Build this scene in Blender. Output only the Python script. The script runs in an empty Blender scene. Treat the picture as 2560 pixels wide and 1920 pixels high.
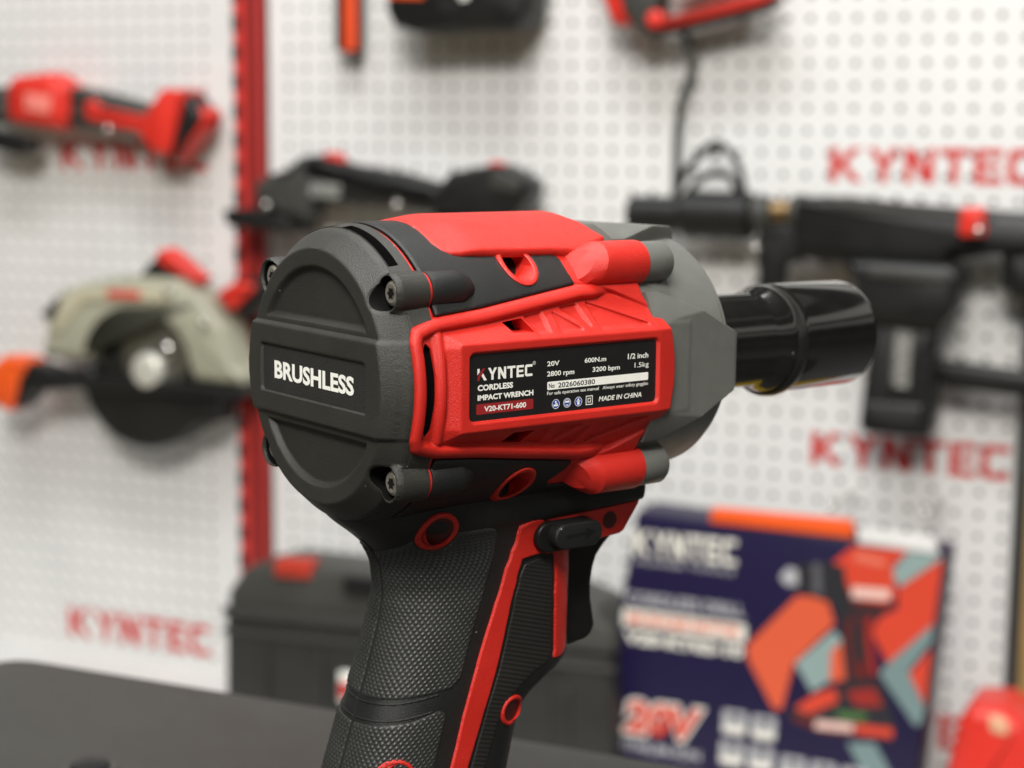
import bpy, bmesh, math
import numpy as np

# ------------------------------------------------------------------ camera, world, lights, exposure
scene = bpy.context.scene
COL = scene.collection
MM = 0.001

cam_data = bpy.data.cameras.new("camera")
cam = bpy.data.objects.new("camera", cam_data)
COL.objects.link(cam)
scene.camera = cam
CR = np.array([[0.7987715, -0.6015701, 0.0088053], [-0.0792446, -0.1197075, -0.9896416], [0.5963928, 0.7897997, -0.1432901]])
CO = np.array([-230.5145, -392.2009, 63.9217])
from mathutils import Matrix, Vector
M = Matrix.Identity(4)
for i in range(3):
    M[i][0], M[i][1], M[i][2], M[i][3] = CR[0][i], -CR[1][i], -CR[2][i], CO[i] * MM
cam.matrix_world = M
cam_data.sensor_width = 36.0
cam_data.lens = 36.0 * 4300.0 / 2560.0
cam_data.clip_start = 0.02
cam_data.clip_end = 50.0
cam_data.dof.use_dof = True
cam_data.dof.focus_distance = 0.452
cam_data.dof.aperture_fstop = 11.4
cam_data.dof.aperture_blades = 0

world = bpy.data.worlds.new("World")
scene.world = world
world.use_nodes = True
wn = world.node_tree; WNN = wn.nodes; WLL = wn.links
bg = WNN["Background"]
# the dim hall around the stand: darker low down, bright bands higher up shaped to streak the socket
wtc = WNN.new("ShaderNodeTexCoord"); wsep = WNN.new("ShaderNodeSeparateXYZ"); WLL.new(wtc.outputs["Generated"], wsep.inputs[0])
wr = WNN.new("ShaderNodeValToRGB"); WLL.new(wsep.outputs["Z"], wr.inputs["Fac"])
cr = wr.color_ramp
cr.elements[0].position = 0.0; cr.elements[0].color = (0.10, 0.097, 0.09, 1)
cr.elements[1].position = 1.0; cr.elements[1].color = (0.22, 0.22, 0.21, 1)
for p, c in ((0.10, 0.03), (0.20, 0.05), (0.24, 0.9), (0.31, 1.1), (0.33, 0.25), (0.37, 0.3), (0.40, 2.0), (0.50, 1.8), (0.53, 0.10), (0.68, 0.05), (0.70, 0.5), (0.74, 0.5), (0.76, 0.08)):
    e = cr.elements.new(p); e.color = (c, c * 0.97, c * 0.90, 1)
cr.elements[0].color = (0.13, 0.122, 0.112, 1)
WLL.new(wr.outputs["Color"], bg.inputs[0])
bg.inputs[1].default_value = 0.42

def area(name, loc, target, sx, sy, power, color):
    d = bpy.data.lights.new(name, 'AREA')
    d.shape = 'RECTANGLE'; d.size = sx; d.size_y = sy; d.energy = power; d.color = color
    o = bpy.data.objects.new(name, d); COL.objects.link(o)
    o.location = loc
    o.rotation_euler = (Vector(target) - Vector(loc)).to_track_quat('-Z', 'Y').to_euler()
    return o

# ceiling panels of the hall: one above the tool, one row washing the peg wall, one far behind the viewer

for lx in (-0.42, -0.02, 0.38):
    area("ceiling_lamp", (lx, 0.05 + lx * 0.2, 1.7), (lx * 0.7 + 0.1, 0.1, 0.0), 0.16, 1.1, 8.5, (1.0, 0.975, 0.94))
area("ceiling_lamp", (0.02, 0.62, 2.0), (0.85, 1.05, -0.1), 1.5, 0.32, 33, (0.94, 0.972, 1.0))
area("ceiling_lamp", (-1.4, -1.35, 1.95), (0.05, 0.0, 0.0), 1.3, 0.7, 118, (1.0, 0.97, 0.92))

vs = scene.view_settings
vs.view_transform = 'Standard'
vs.look = 'None'
vs.exposure = 0.0
vs.gamma = 1.0
vs.use_curve_mapping = False
scene.render.engine = 'CYCLES'
scene.cycles.use_denoising = True
scene.cycles.max_bounces = 6

# ------------------------------------------------------------------ materials
MATS = {}
def mat(name, color, rough=0.5, spec=0.5, metallic=0.0, grain=0.0, grain_scale=3000.0, mottle=0.0, mottle_scale=120.0,
        coat=0.0, rough_var=0.0, dust=0.0):
    if name in MATS:
        return MATS[name]
    m = bpy.data.materials.new(name); m.use_nodes = True
    nt = m.node_tree; N = nt.nodes; L = nt.links
    b = N["Principled BSDF"]
    b.inputs["Base Color"].default_value = (*color, 1)
    b.inputs["Roughness"].default_value = rough
    b.inputs["Metallic"].default_value = metallic
    b.inputs["Specular IOR Level"].default_value = spec
    b.inputs["Coat Weight"].default_value = coat
    tc = N.new("ShaderNodeTexCoord")
    if grain > 0:
        n = N.new("ShaderNodeTexNoise"); n.inputs["Scale"].default_value = grain_scale; n.inputs["Detail"].default_value = 3
        L.new(tc.outputs["Object"], n.inputs["Vector"])
        bp = N.new("ShaderNodeBump"); bp.inputs["Strength"].default_value = grain; bp.inputs["Distance"].default_value = 0.0004
        L.new(n.outputs["Fac"], bp.inputs["Height"]); L.new(bp.outputs["Normal"], b.inputs["Normal"])
    if mottle > 0 or rough_var > 0:
        n2 = N.new("ShaderNodeTexNoise"); n2.inputs["Scale"].default_value = mottle_scale; n2.inputs["Detail"].default_value = 5
        n2.inputs["Roughness"].default_value = 0.65
        L.new(tc.outputs["Object"], n2.inputs["Vector"])
        if mottle > 0:
            r = N.new("ShaderNodeMapRange"); r.inputs["From Min"].default_value = 0.3; r.inputs["From Max"].default_value = 0.7
            r.inputs["To Min"].default_value = 1 - mottle; r.inputs["To Max"].default_value = 1 + mottle
            mx = N.new("ShaderNodeMix"); mx.data_type = 'RGBA'; mx.blend_type = 'MULTIPLY'; mx.inputs["Factor"].default_value = 1
            mx.inputs["A"].default_value = (*color, 1)
            L.new(n2.outputs["Fac"], r.inputs["Value"]); L.new(r.outputs["Result"], mx.inputs["B"])
            L.new(mx.outputs["Result"], b.inputs["Base Color"])
        if rough_var > 0:
            r2 = N.new("ShaderNodeMapRange"); r2.inputs["From Min"].default_value = 0.3; r2.inputs["From Max"].default_value = 0.7
            r2.inputs["To Min"].default_value = rough - rough_var; r2.inputs["To Max"].default_value = rough + rough_var
            L.new(n2.outputs["Fac"], r2.inputs["Value"]); L.new(r2.outputs["Result"], b.inputs["Roughness"])
    if dust > 0:      # sparse pale specks and lint lying on the surface
        vo = N.new("ShaderNodeTexVoronoi"); vo.inputs["Scale"].default_value = 420; L.new(tc.outputs["Object"], vo.inputs["Vector"])
        near = N.new("ShaderNodeMath"); near.operation = 'LESS_THAN'; near.inputs[1].default_value = 0.10; L.new(vo.outputs["Distance"], near.inputs[0])
        sepc = N.new("ShaderNodeSeparateColor"); L.new(vo.outputs["Color"], sepc.inputs[0])
        few = N.new("ShaderNodeMath"); few.operation = 'LESS_THAN'; few.inputs[1].default_value = dust; L.new(sepc.outputs[0], few.inputs[0])
        both = N.new("ShaderNodeMath"); both.operation = 'MULTIPLY'; L.new(near.outputs[0], both.inputs[0]); L.new(few.outputs[0], both.inputs[1])
        md = N.new("ShaderNodeMix"); md.data_type = 'RGBA'; md.inputs["B"].default_value = (0.32, 0.31, 0.28, 1)
        L.new(both.outputs[0], md.inputs["Factor"])
        src = b.inputs["Base Color"].links[0].from_socket if b.inputs["Base Color"].links else None
        if src: L.new(src, md.inputs["A"])
        else: md.inputs["A"].default_value = (*color, 1)
        L.new(md.outputs["Result"], b.inputs["Base Color"])
    MATS[name] = m
    return m

RED = mat("red_nylon", (0.57, 0.020, 0.012), 0.40, 0.45, grain=0.55, grain_scale=3600, mottle=0.09, mottle_scale=45, rough_var=0.10, dust=0.012)
CAP = mat("charcoal_nylon", (0.027, 0.0262, 0.0215), 0.47, 0.46, grain=0.55, grain_scale=3600, mottle=0.10, mottle_scale=70, rough_var=0.07, dust=0.05)
TPE = mat("black_rubber", (0.0105, 0.0112, 0.0105), 0.46, 0.42, grain=0.5, grain_scale=3600, mottle=0.12, mottle_scale=60, rough_var=0.08, dust=0.025)
DARK = mat("black_plastic", (0.008, 0.008, 0.008), 0.42, 0.32, grain=0.06, mottle=0.1, rough_var=0.08)
GEAR = mat("grey_gear_case", (0.130, 0.131, 0.119), 0.42, 0.45, grain=0.10, grain_scale=1800, mottle=0.07, mottle_scale=160, rough_var=0.06)
STEEL = mat("dark_screw_steel", (0.52, 0.49, 0.41), 0.34, 0.5, metallic=0.75, mottle=0.2, rough_var=0.08)
CHROME = mat("bright_steel", (0.75, 0.74, 0.70), 0.12, 0.5, metallic=1.0, rough_var=0.03)
SOCK = mat("black_oxide_steel", (0.007, 0.0066, 0.006), 0.10, 0.75, grain=0.02, grain_scale=400, rough_var=0.04, mottle=0.2, coat=0.15, dust=0.01)
LABEL = mat("label_black", (0.010, 0.010, 0.010), 0.40, 0.5, grain=0.30, grain_scale=2400, mottle=0.1)
INK = mat("label_white_ink", (0.93, 0.93, 0.86), 0.5, mottle=0.04, mottle_scale=500)
INKB = mat("label_black_ink", (0.012, 0.012, 0.012), 0.5)
INKR = mat("label_red_ink", (0.30, 0.016, 0.018), 0.45, grain=0.15, mottle=0.08)
BLUE = mat("icon_blue", (0.015, 0.06, 0.38), 0.45)

# ------------------------------------------------------------------ mesh helpers (millimetres)
WALL_AZ = math.radians(119 - 180)
WU = np.array([math.cos(WALL_AZ), math.sin(WALL_AZ), 0]); WN = np.array([-WU[1], WU[0], 0])   # WN points into the wall
WP = np.array([992.09, 1226.889, 0.0])

def prop(o, label=None, cat=None, group=None, kind=None):
    if label: o["label"] = label
    if cat: o["category"] = cat
    if group: o["group"] = group
    if kind: o["kind"] = kind
    return o

def thing(name, label, cat, base, frame='tool', group=None):
    """Empty at the thing's base; its parts are given in the frame's millimetres."""
    o = bpy.data.objects.new(name, None); COL.objects.link(o)
    o.empty_display_size = 0.02
    b = np.array(base, float)
    if frame == 'wall':
        w = WP + WU * b[0] + WN * b[1] + np.array([0, 0, b[2]])
        o.rotation_euler = (0, 0, WALL_AZ)
    else:
        w = b
    o.location = tuple(w * MM)
    o["base_mm"] = [float(t) for t in b]
    prop(o, label, cat, group)
    return o

def build(name, vf, material, parent=None, sharp=32, frame='tool', smooth=True, weld=False):
    v, f = vf
    v = np.asarray(v, float)
    root = parent
    while root is not None and root.parent is not None:
        root = root.parent
    if root is not None:
        v = v - np.array(root["base_mm"])
    me = bpy.data.meshes.new(name)
    me.from_pydata([tuple(p) for p in v * MM], [], [tuple(int(i) for i in q) for q in f])
    me.validate()
    bm = bmesh.new(); bm.from_mesh(me)
    bmesh.ops.recalc_face_normals(bm, faces=bm.faces)
    bm.to_mesh(me); bm.free()
    me.update()
    o = bpy.data.objects.new(name, me); COL.objects.link(o)
    if parent is not None:
        o.parent = parent
    elif frame == 'wall':
        o.location = tuple(WP * MM); o.rotation_euler = (0, 0, WALL_AZ)
    if material: me.materials.append(material)
    if smooth and len(me.polygons):
        me.shade_smooth()
        me.set_sharp_from_angle(angle=math.radians(sharp))
    return o

def join(*parts):
    V, F, n = [], [], 0
    for v, f in parts:
        v = np.asarray(v, float).reshape(-1, 3)
        V.append(v); F += [tuple(i + n for i in q) for q in f]; n += len(v)
    return np.vstack(V), F

def revolve(profile, n=96, center=(0, 0), a0=0.0, a1=360.0, tilt=0.0):
    """profile of (x, r) about the X axis through (y, z) = center; tilt lowers the centre per mm of x."""
    full = abs(a1 - a0) >= 359.9
    ang = np.radians(np.linspace(a0, a1, n + 1))
    if full: ang = ang[:-1]
    V = []
    for x, r in profile:
        V.append(np.c_[np.full(len(ang), x), center[0] - r * np.cos(ang), center[1] + tilt * (x - profile[0][0]) + r * np.sin(ang)])
    m = len(ang); F = []
    for i in range(len(profile) - 1):
        for j in range(m if full else m - 1):
            k = (j + 1) % m
            F.append((i * m + j, i * m + k, (i + 1) * m + k, (i + 1) * m + j))
    return np.vstack(V), F

def area2(p):
    p = np.asarray(p); q = np.roll(p, -1, 0)
    return 0.5 * np.sum(p[:, 0] * q[:, 1] - q[:, 0] * p[:, 1])

def roundpoly(pts, r=2.0, n=5):
    """round the corners of a polygon; a point may carry its own radius as a third value"""
    P = [np.array(p[:2], float) for p in pts]; R = [p[2] if len(p) > 2 else r for p in pts]
    out = []
    for i in range(len(P)):
        a, b, c = P[i - 1], P[i], P[(i + 1) % len(P)]
        u, v = a - b, c - b; lu, lv = np.linalg.norm(u), np.linalg.norm(v)
        if lu < 1e-6 or lv < 1e-6: continue
        u /= lu; v /= lv
        cosA = np.clip(u @ v, -1, 1); half = math.acos(cosA) / 2
        t = min(R[i] / max(math.tan(half), 1e-3), 0.48 * lu, 0.48 * lv)
        if R[i] <= 0 or half > math.radians(86): out.append(b); continue
        p0, p1 = b + u * t, b + v * t
        for k in range(n + 1):
            s = k / n
            out.append((1 - s) ** 2 * p0 + 2 * s * (1 - s) * b + s * s * p1)
    return np.array(out)

def stadium(x0, x1, zc, r, n=10):
    a = np.linspace(-np.pi / 2, np.pi / 2, n)
    return np.vstack([np.c_[x1 - r + r * np.cos(a), zc + r * np.sin(a)], np.c_[x0 + r - r * np.cos(a), zc - r * np.sin(a)]])

def circle(cx, cz, r, n=32):
    a = np.linspace(0, 2 * np.pi, n, endpoint=False)
    return np.c_[cx + r * np.cos(a), cz + r * np.sin(a)]

def inset(P, d):
    n = len(P); o = np.zeros_like(P)
    for i in range(n):
        a, b, c = P[i - 1], P[i], P[(i + 1) % n]
        e1 = b - a; e2 = c - b
        e1 = e1 / (np.linalg.norm(e1) + 1e-9); e2 = e2 / (np.linalg.norm(e2) + 1e-9)
        n1 = np.array([-e1[1], e1[0]]); n2 = np.array([-e2[1], e2[0]])
        m = n1 + n2; m /= (np.linalg.norm(m) + 1e-9)
        o[i] = b + m * d / max(0.35, m @ n1)
    return o

def prism(poly, y0, y1, bevel=1.0, steps=3, back=True):
    """outline in (x, z) extruded along y from y0 (front, toward the viewer) to y1, with rounded front and back edges"""
    P = np.array([tuple(q)[:2] for q in poly], float)
    if area2(P) < 0: P = P[::-1]
    n = len(P); s = 1 if y1 > y0 else -1
    rings = []
    b = min(bevel, abs(y1 - y0) * 0.49)
    if b > 0:
        for k in range(steps + 1):
            t = k / steps * math.pi / 2
            rings.append((inset(P, b * (1 - math.sin(t))), y0 + s * b * (1 - math.cos(t))))
        for k in range(steps + 1 if back else 0):
            t = (1 - k / steps) * math.pi / 2
            rings.append((inset(P, b * (1 - math.sin(t))), y1 - s * b * (1 - math.cos(t))))
        if not back: rings.append((P, y1))
    else:
        rings = [(P, y0), (P, y1)]
    V = np.vstack([np.c_[r[:, 0], np.full(n, y), r[:, 1]] for r, y in rings])
    F = []
    for i in range(len(rings) - 1):
        for j in range(n):
            k = (j + 1) % n
            F.append((i * n + j, i * n + k, (i + 1) * n + k, (i + 1) * n + j) if s > 0 else (i * n + k, i * n + j, (i + 1) * n + j, (i + 1) * n + k))
    f0 = tuple(range(n)); f1 = tuple(reversed(range((len(rings) - 1) * n, len(rings) * n)))
    F += [f0, f1] if s > 0 else [f0[::-1], f1[::-1]]
    return V, F

def box(x0, x1, y0, y1, z0, z1, bevel=1.0):
    return prism([(x0, z0), (x1, z0), (x1, z1), (x0, z1)], y0, y1, bevel)

def tube(path, r, n=10, cap=True):
    P = np.array(path, float); V = []; F = []
    rr = np.broadcast_to(np.asarray(r, float), (len(P),))
    up = np.array([0.13, 0.31, 0.94])
    for i in range(len(P)):
        t = P[min(i + 1, len(P) - 1)] - P[max(i - 1, 0)]; t /= np.linalg.norm(t)
        a = np.cross(t, up); a /= np.linalg.norm(a); b = np.cross(t, a)
        ang = np.linspace(0, 2 * np.pi, n, endpoint=False)
        V.append(P[i] + rr[i] * (np.cos(ang)[:, None] * a + np.sin(ang)[:, None] * b))
    for i in range(len(P) - 1):
        for j in range(n):
            k = (j + 1) % n
            F.append((i * n + j, i * n + k, (i + 1) * n + k, (i + 1) * n + j))
    if cap:
        F.append(tuple(reversed(range(n)))); F.append(tuple(range((len(P) - 1) * n, len(P) * n)))
    return np.vstack(V), F

def spline(pts, n=8):
    P = np.array(pts, float); out = []
    for i in range(len(P) - 1):
        p0, p1, p2, p3 = P[max(i - 1, 0)], P[i], P[i + 1], P[min(i + 2, len(P) - 1)]
        for k in range(n):
            t = k / n
            out.append(0.5 * (2 * p1 + (p2 - p0) * t + (2 * p0 - 5 * p1 + 4 * p2 - p3) * t * t + (3 * p1 - p0 - 3 * p2 + p3) * t ** 3))
    out.append(P[-1]); return np.array(out)

def sphere(c, r, n=16):
    prof = [(c[0] - r * math.cos(math.pi * k / n), max(1e-3, r * math.sin(math.pi * k / n))) for k in range(n + 1)]
    return revolve(prof, 24, (c[1], c[2]))

def sd_poly(P):
    P = np.array([tuple(q)[:2] for q in P], float); A = P; B = np.roll(P, -1, 0)
    def f(u, v):
        q = np.c_[u, v]; out = np.empty(len(q))
        for s in range(0, len(q), 20000):
            w = q[s:s + 20000]
            e = B - A; d = w[:, None, :] - A[None]
            t = np.clip((d * e).sum(2) / ((e * e).sum(1) + 1e-12), 0, 1)
            dist = np.sqrt(((d - t[..., None] * e) ** 2).sum(2)).min(1)
            cond = (A[:, 1] > w[:, 1, None]) != (B[:, 1] > w[:, 1, None])
            xi = A[:, 0] + (w[:, 1, None] - A[:, 1]) * e[:, 0] / np.where(np.abs(e[:, 1]) < 1e-12, 1e-12, e[:, 1])
            ins = (cond & (w[:, 0, None] < xi)).sum(1) % 2 == 1
            out[s:s + 20000] = np.where(ins, -dist, dist)
        return out
    return f

def sstep(x):
    x = np.clip(x, 0, 1); return x * x * (3 - 2 * x)

def edge_round(d, r):
    """drop of a rounded edge of radius r at depth -d inside the outline"""
    t = np.clip(1 + d / r, 0, 1)
    return r - np.sqrt(np.maximum(r * r - (t * r) ** 2, 0))

def patch(ur, vr, step, sd, pos, low, flip=False):
    """sheet over the domain sd(u,v) < 0; pos gives its surface, low where its skirt ends"""
    us = np.arange(ur[0], ur[1] + step, step); vv = np.arange(vr[0], vr[1] + step, step)
    U, Vg = np.meshgrid(us, vv); nu = len(us)
    u = U.ravel().copy(); v = Vg.ravel().copy()
    cu = (U[:-1, :-1] + step / 2).ravel(); cv = (Vg[:-1, :-1] + step / 2).ravel()
    keep = np.where(sd(cu, cv) < 0)[0]
    r, c = keep // (nu - 1), keep % (nu - 1)
    a = r * nu + c
    Q = np.c_[a, a + 1, a + nu + 1, a + nu]
    E = np.vstack([Q[:, [0, 1]], Q[:, [1, 2]], Q[:, [2, 3]], Q[:, [3, 0]]])
    key = np.sort(E, 1); key = key[:, 0] * (nu * len(vv)) + key[:, 1]
    uq, inv, cnt = np.unique(key, return_inverse=True, return_counts=True)
    BE = E[cnt[inv] == 1]
    bv = np.unique(BE)
    e = step * 0.05
    for _ in range(4):
        bu, bw = u[bv], v[bv]
        d = sd(bu, bw); gu = (sd(bu + e, bw) - sd(bu - e, bw)) / (2 * e); gv = (sd(bu, bw + e) - sd(bu, bw - e)) / (2 * e)
        g2 = gu * gu + gv * gv + 1e-6
        mu = np.clip(-d * gu / g2, -step, step); mv = np.clip(-d * gv / g2, -step, step)
        u[bv] = bu + mu * 0.9; v[bv] = bw + mv * 0.9
    used = np.unique(Q); mp = -np.ones(len(u), int); mp[used] = np.arange(len(used))
    uu, vv2 = u[used], v[used]
    P = pos(uu, vv2, sd(uu, vv2))
    F = [tuple(q) for q in mp[Q]]
    n = len(P); b2 = np.unique(BE); mp2 = -np.ones(len(u), int); mp2[b2] = np.arange(len(b2)) + n
    Plow = low(u[b2], v[b2])
    F += [(mp[i1], mp[i0], mp2[i0], mp2[i1]) for i0, i1 in BE]
    if flip: F = [q[::-1] for q in F]
    return np.vstack([P, Plow]), F

def mirror(vf, axis):
    v, f = np.array(vf[0], float).copy(), [q[::-1] for q in vf[1]]
    v[:, axis] *= -1
    return v, f

def text2d(s, x0, z0, x1, z1, bold=0.0, shear=0.0, spacing=1.0, keep=False):
    """flat mesh of a line of text, scaled to fill the box"""
    cu = bpy.data.curves.new("lettering", 'FONT'); cu.body = s; cu.size = 1.0; cu.offset = bold; cu.shear = shear
    cu.space_character = spacing; cu.resolution_u = 3
    o = bpy.data.objects.new("lettering", cu); COL.objects.link(o)
    dg = bpy.context.evaluated_depsgraph_get()
    me = bpy.data.meshes.new_from_object(o.evaluated_get(dg))
    v = np.array([tuple(p.co) for p in me.vertices])[:, :2]; f = [tuple(p.vertices) for p in me.polygons]
    bpy.data.objects.remove(o); bpy.data.curves.remove(cu); bpy.data.meshes.remove(me)
    lo, hi = v.min(0), v.max(0); k = np.array([(x1 - x0), (z1 - z0)]) / (hi - lo)
    if keep: k[0] = k[1]
    return (v - lo) * k + np.array([x0, z0]), f

def flat(tf, y):
    v, f = np.asarray(tf[0], float), tf[1]
    return np.c_[v[:, 0], np.full(len(v), y), v[:, 1]], f

GLYPH = {
 'K': [[(0, .50), (0, 1), (.22, 1), (.22, .72)], [(0, 0), (.2, 0), (.27, .3), (.8, 1), (.53, 1), (.04, .4)], [(.42, .40), (.57, .60), (.95, 0), (.68, 0)]],
 'Y': [[(0, 1), (.25, 1), (.45, .64), (.65, 1), (.9, 1), (.56, .42), (.56, 0), (.34, 0), (.34, .42)]],
 'N': [[(0, 0), (0, 1), (.24, 1), (.6, .42), (.6, 1), (.82, 1), (.82, 0), (.58, 0), (.22, .58), (.22, 0)]],
 'T': [[(0, 1), (.84, 1), (.84, .8), (.53, .8), (.53, 0), (.31, 0), (.31, .8), (0, .8)]],
 'E': [[(0, 0), (0, 1), (.75, 1), (.75, .8), (.22, .8), (.22, .6), (.68, .6), (.68, .41), (.22, .41), (.22, .2), (.75, .2), (.75, 0)]],
 'C': [[(.14, 0), (0, .14), (0, .86), (.14, 1), (.78, 1), (.78, .79), (.22, .79), (.22, .21), (.78, .21), (.78, 0)]]}
KPLAIN = [[(0, 0), (0, 1), (.23, 1), (.23, .6), (.6, 1), (.9, 1), (.46, .54), (.94, 0), (.64, 0), (.31, .40), (.23, .32), (.23, 0)]]
def wordmark(x0, z0, x1, z1, pick=None):
    """the six-letter wordmark as polygons; pick: 'red' only the slanted stroke, 'rest' all but it"""
    wid = {'K': .95, 'Y': .9, 'N': .82, 'T': .84, 'E': .75, 'C': .78}; gap = .12
    tot = sum(wid[c] for c in 'KYNTEC') + gap * 5
    V, F, x = [], [], 0.0
    for c in 'KYNTEC':
        for i, pl in enumerate(KPLAIN if (c == 'K' and pick is None) else GLYPH[c]):
            slant = c == 'K' and i == 1 and pick is not None
            if pick == 'red' and not slant: continue
            if pick == 'rest' and slant: continue
            n = len(V)
            V += [(x0 + (x + a) / tot * (x1 - x0), z0 + b * (z1 - z0)) for a, b in pl]
            F.append(tuple(range(n, n + len(pl))))
        x += wid[c] + gap
    return np.array(V), F
# ------------------------------------------------------------------ grip surface (millimetres)
ZK=np.array([-34,-38,-41.5,-44.3,-46.9,-49,-53.8,-61.8,-69.6,-77,-84,-90.4,-96,-104,-110,-125,-150.])
XR=np.array([2,4.5,8.2,12.2,15.2,17.6,20.3,21.3,20.0,17.9,15.8,13.6,11.6,9.1,7.1,2.5,-5])
ZF=np.array([-34,-50,-56,-84,-87.5,-91.4,-93.9,-97.3,-101.8,-106.4,-112.5,-123,-150.])
XF=np.array([82,82,82,82,82,76,71,66,63.5,62,60.5,58,51.])
ZW=np.array([-34,-38,-41.5,-45,-50,-60,-80,-100,-150.])
WW=np.array([20.5,21,20.3,18.6,17.8,17.4,16.8,17.0,18.0])
def sm(zk,v,z):
    # smoothed interpolation
    o=0
    for d,w in ((-1.5,.25),(0,.5),(1.5,.25)):
        o=o+w*np.interp(-(z+d),-zk,v)
    return o
NT=161
T=np.linspace(0,np.pi,NT)
def section(z):
    xr,xf,W=sm(ZK,XR,z),sm(ZF,XF,z),sm(ZW,WW,z)
    xc=xr+ (xf-xr)*.45
    c=-np.cos(T);s=np.sin(T)
    n=np.where(c<0,np.interp(-z,[60,88],[2.25,3.0]),3.0)
    k=(np.abs(c)**n+np.abs(s)**n)**(-1/n)
    a=np.where(c<0,xc-xr,xf-xc)
    x=xc+a*c*k;y=-W*s*k
    L=np.r_[0,np.cumsum(np.hypot(np.diff(x),np.diff(y)))]
    return x,y,L
_zs=np.linspace(-150,-34,465)
_tab=[section(z) for z in _zs]
_X=np.array([t[0] for t in _tab]);_Y=np.array([t[1] for t in _tab]);_L=np.array([t[2] for t in _tab])
def surf(s,z,h=0.):
    """point on grip at arclength s from rear seam, height z, pushed out by h"""
    s=np.asarray(s,float);z=np.asarray(z,float)
    def ev(s,z):
        i=np.clip((z+150)/.25,0,len(_zs)-1.001);i0=i.astype(int);f=i-i0
        sg=np.sign(s)+(s==0);sa=np.abs(s)
        def row(i0):
            L=_L[i0]  # N x NT
            j=np.clip((L<=sa[:,None]).sum(1)-1,0,NT-2)
            r=np.arange(len(sa));l0=L[r,j];l1=L[r,j+1];t=np.clip((sa-l0)/(l1-l0),0,1.2)
            return _X[i0,j]*(1-t)+_X[i0,j+1]*t,_Y[i0,j]*(1-t)+_Y[i0,j+1]*t
        xa,ya=row(i0);xb,yb=row(i0+1)
        return np.c_[xa*(1-f)+xb*f,(ya*(1-f)+yb*f)*sg,z]
    p=ev(s,z)
    e=.4
    ds=ev(s+e,z)-ev(s-e,z);dz=ev(s,z+e)-ev(s,z-e)
    n=np.cross(ds,dz);n/=np.linalg.norm(n,axis=1)[:,None]+1e-12
    out=p-np.c_[np.full(len(p),40.),np.zeros(len(p)),z]
    n*=np.sign((n*out).sum(1)+1e-9)[:,None]
    return p+n*np.asarray(h).reshape(-1,1)

# ------------------------------------------------------------------ the setting: peg wall, shelf, table, floor
WHITE = mat("white_enamel", (0.70, 0.695, 0.68), 0.42, 0.5, mottle=0.06, mottle_scale=5)
BACK = mat("panel_back_grey", (0.09, 0.09, 0.088), 0.8, mottle=0.1, mottle_scale=10)
REDW = mat("red_vinyl", (0.55, 0.030, 0.024), 0.5, mottle=0.04, mottle_scale=20)
REDP = mat("red_tool_plastic", (0.66, 0.030, 0.018), 0.38, mottle=0.05, mottle_scale=20)
BLK = mat("black_tool_plastic", (0.0105, 0.0105, 0.010), 0.42, 0.35, mottle=0.15, mottle_scale=15, rough_var=0.08)
GRY = mat("grey_tool_plastic", (0.045, 0.045, 0.040), 0.45, 0.4, mottle=0.1, mottle_scale=15)
ORG = mat("orange_plastic", (0.82, 0.10, 0.012), 0.4, mottle=0.05, mottle_scale=20)
OLIVE = mat("grey_green_alloy", (0.34, 0.335, 0.255), 0.42, mottle=0.06, mottle_scale=15)
BRASS = mat("brass", (0.24, 0.16, 0.08), 0.4, metallic=1.0, rough_var=0.05)

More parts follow.
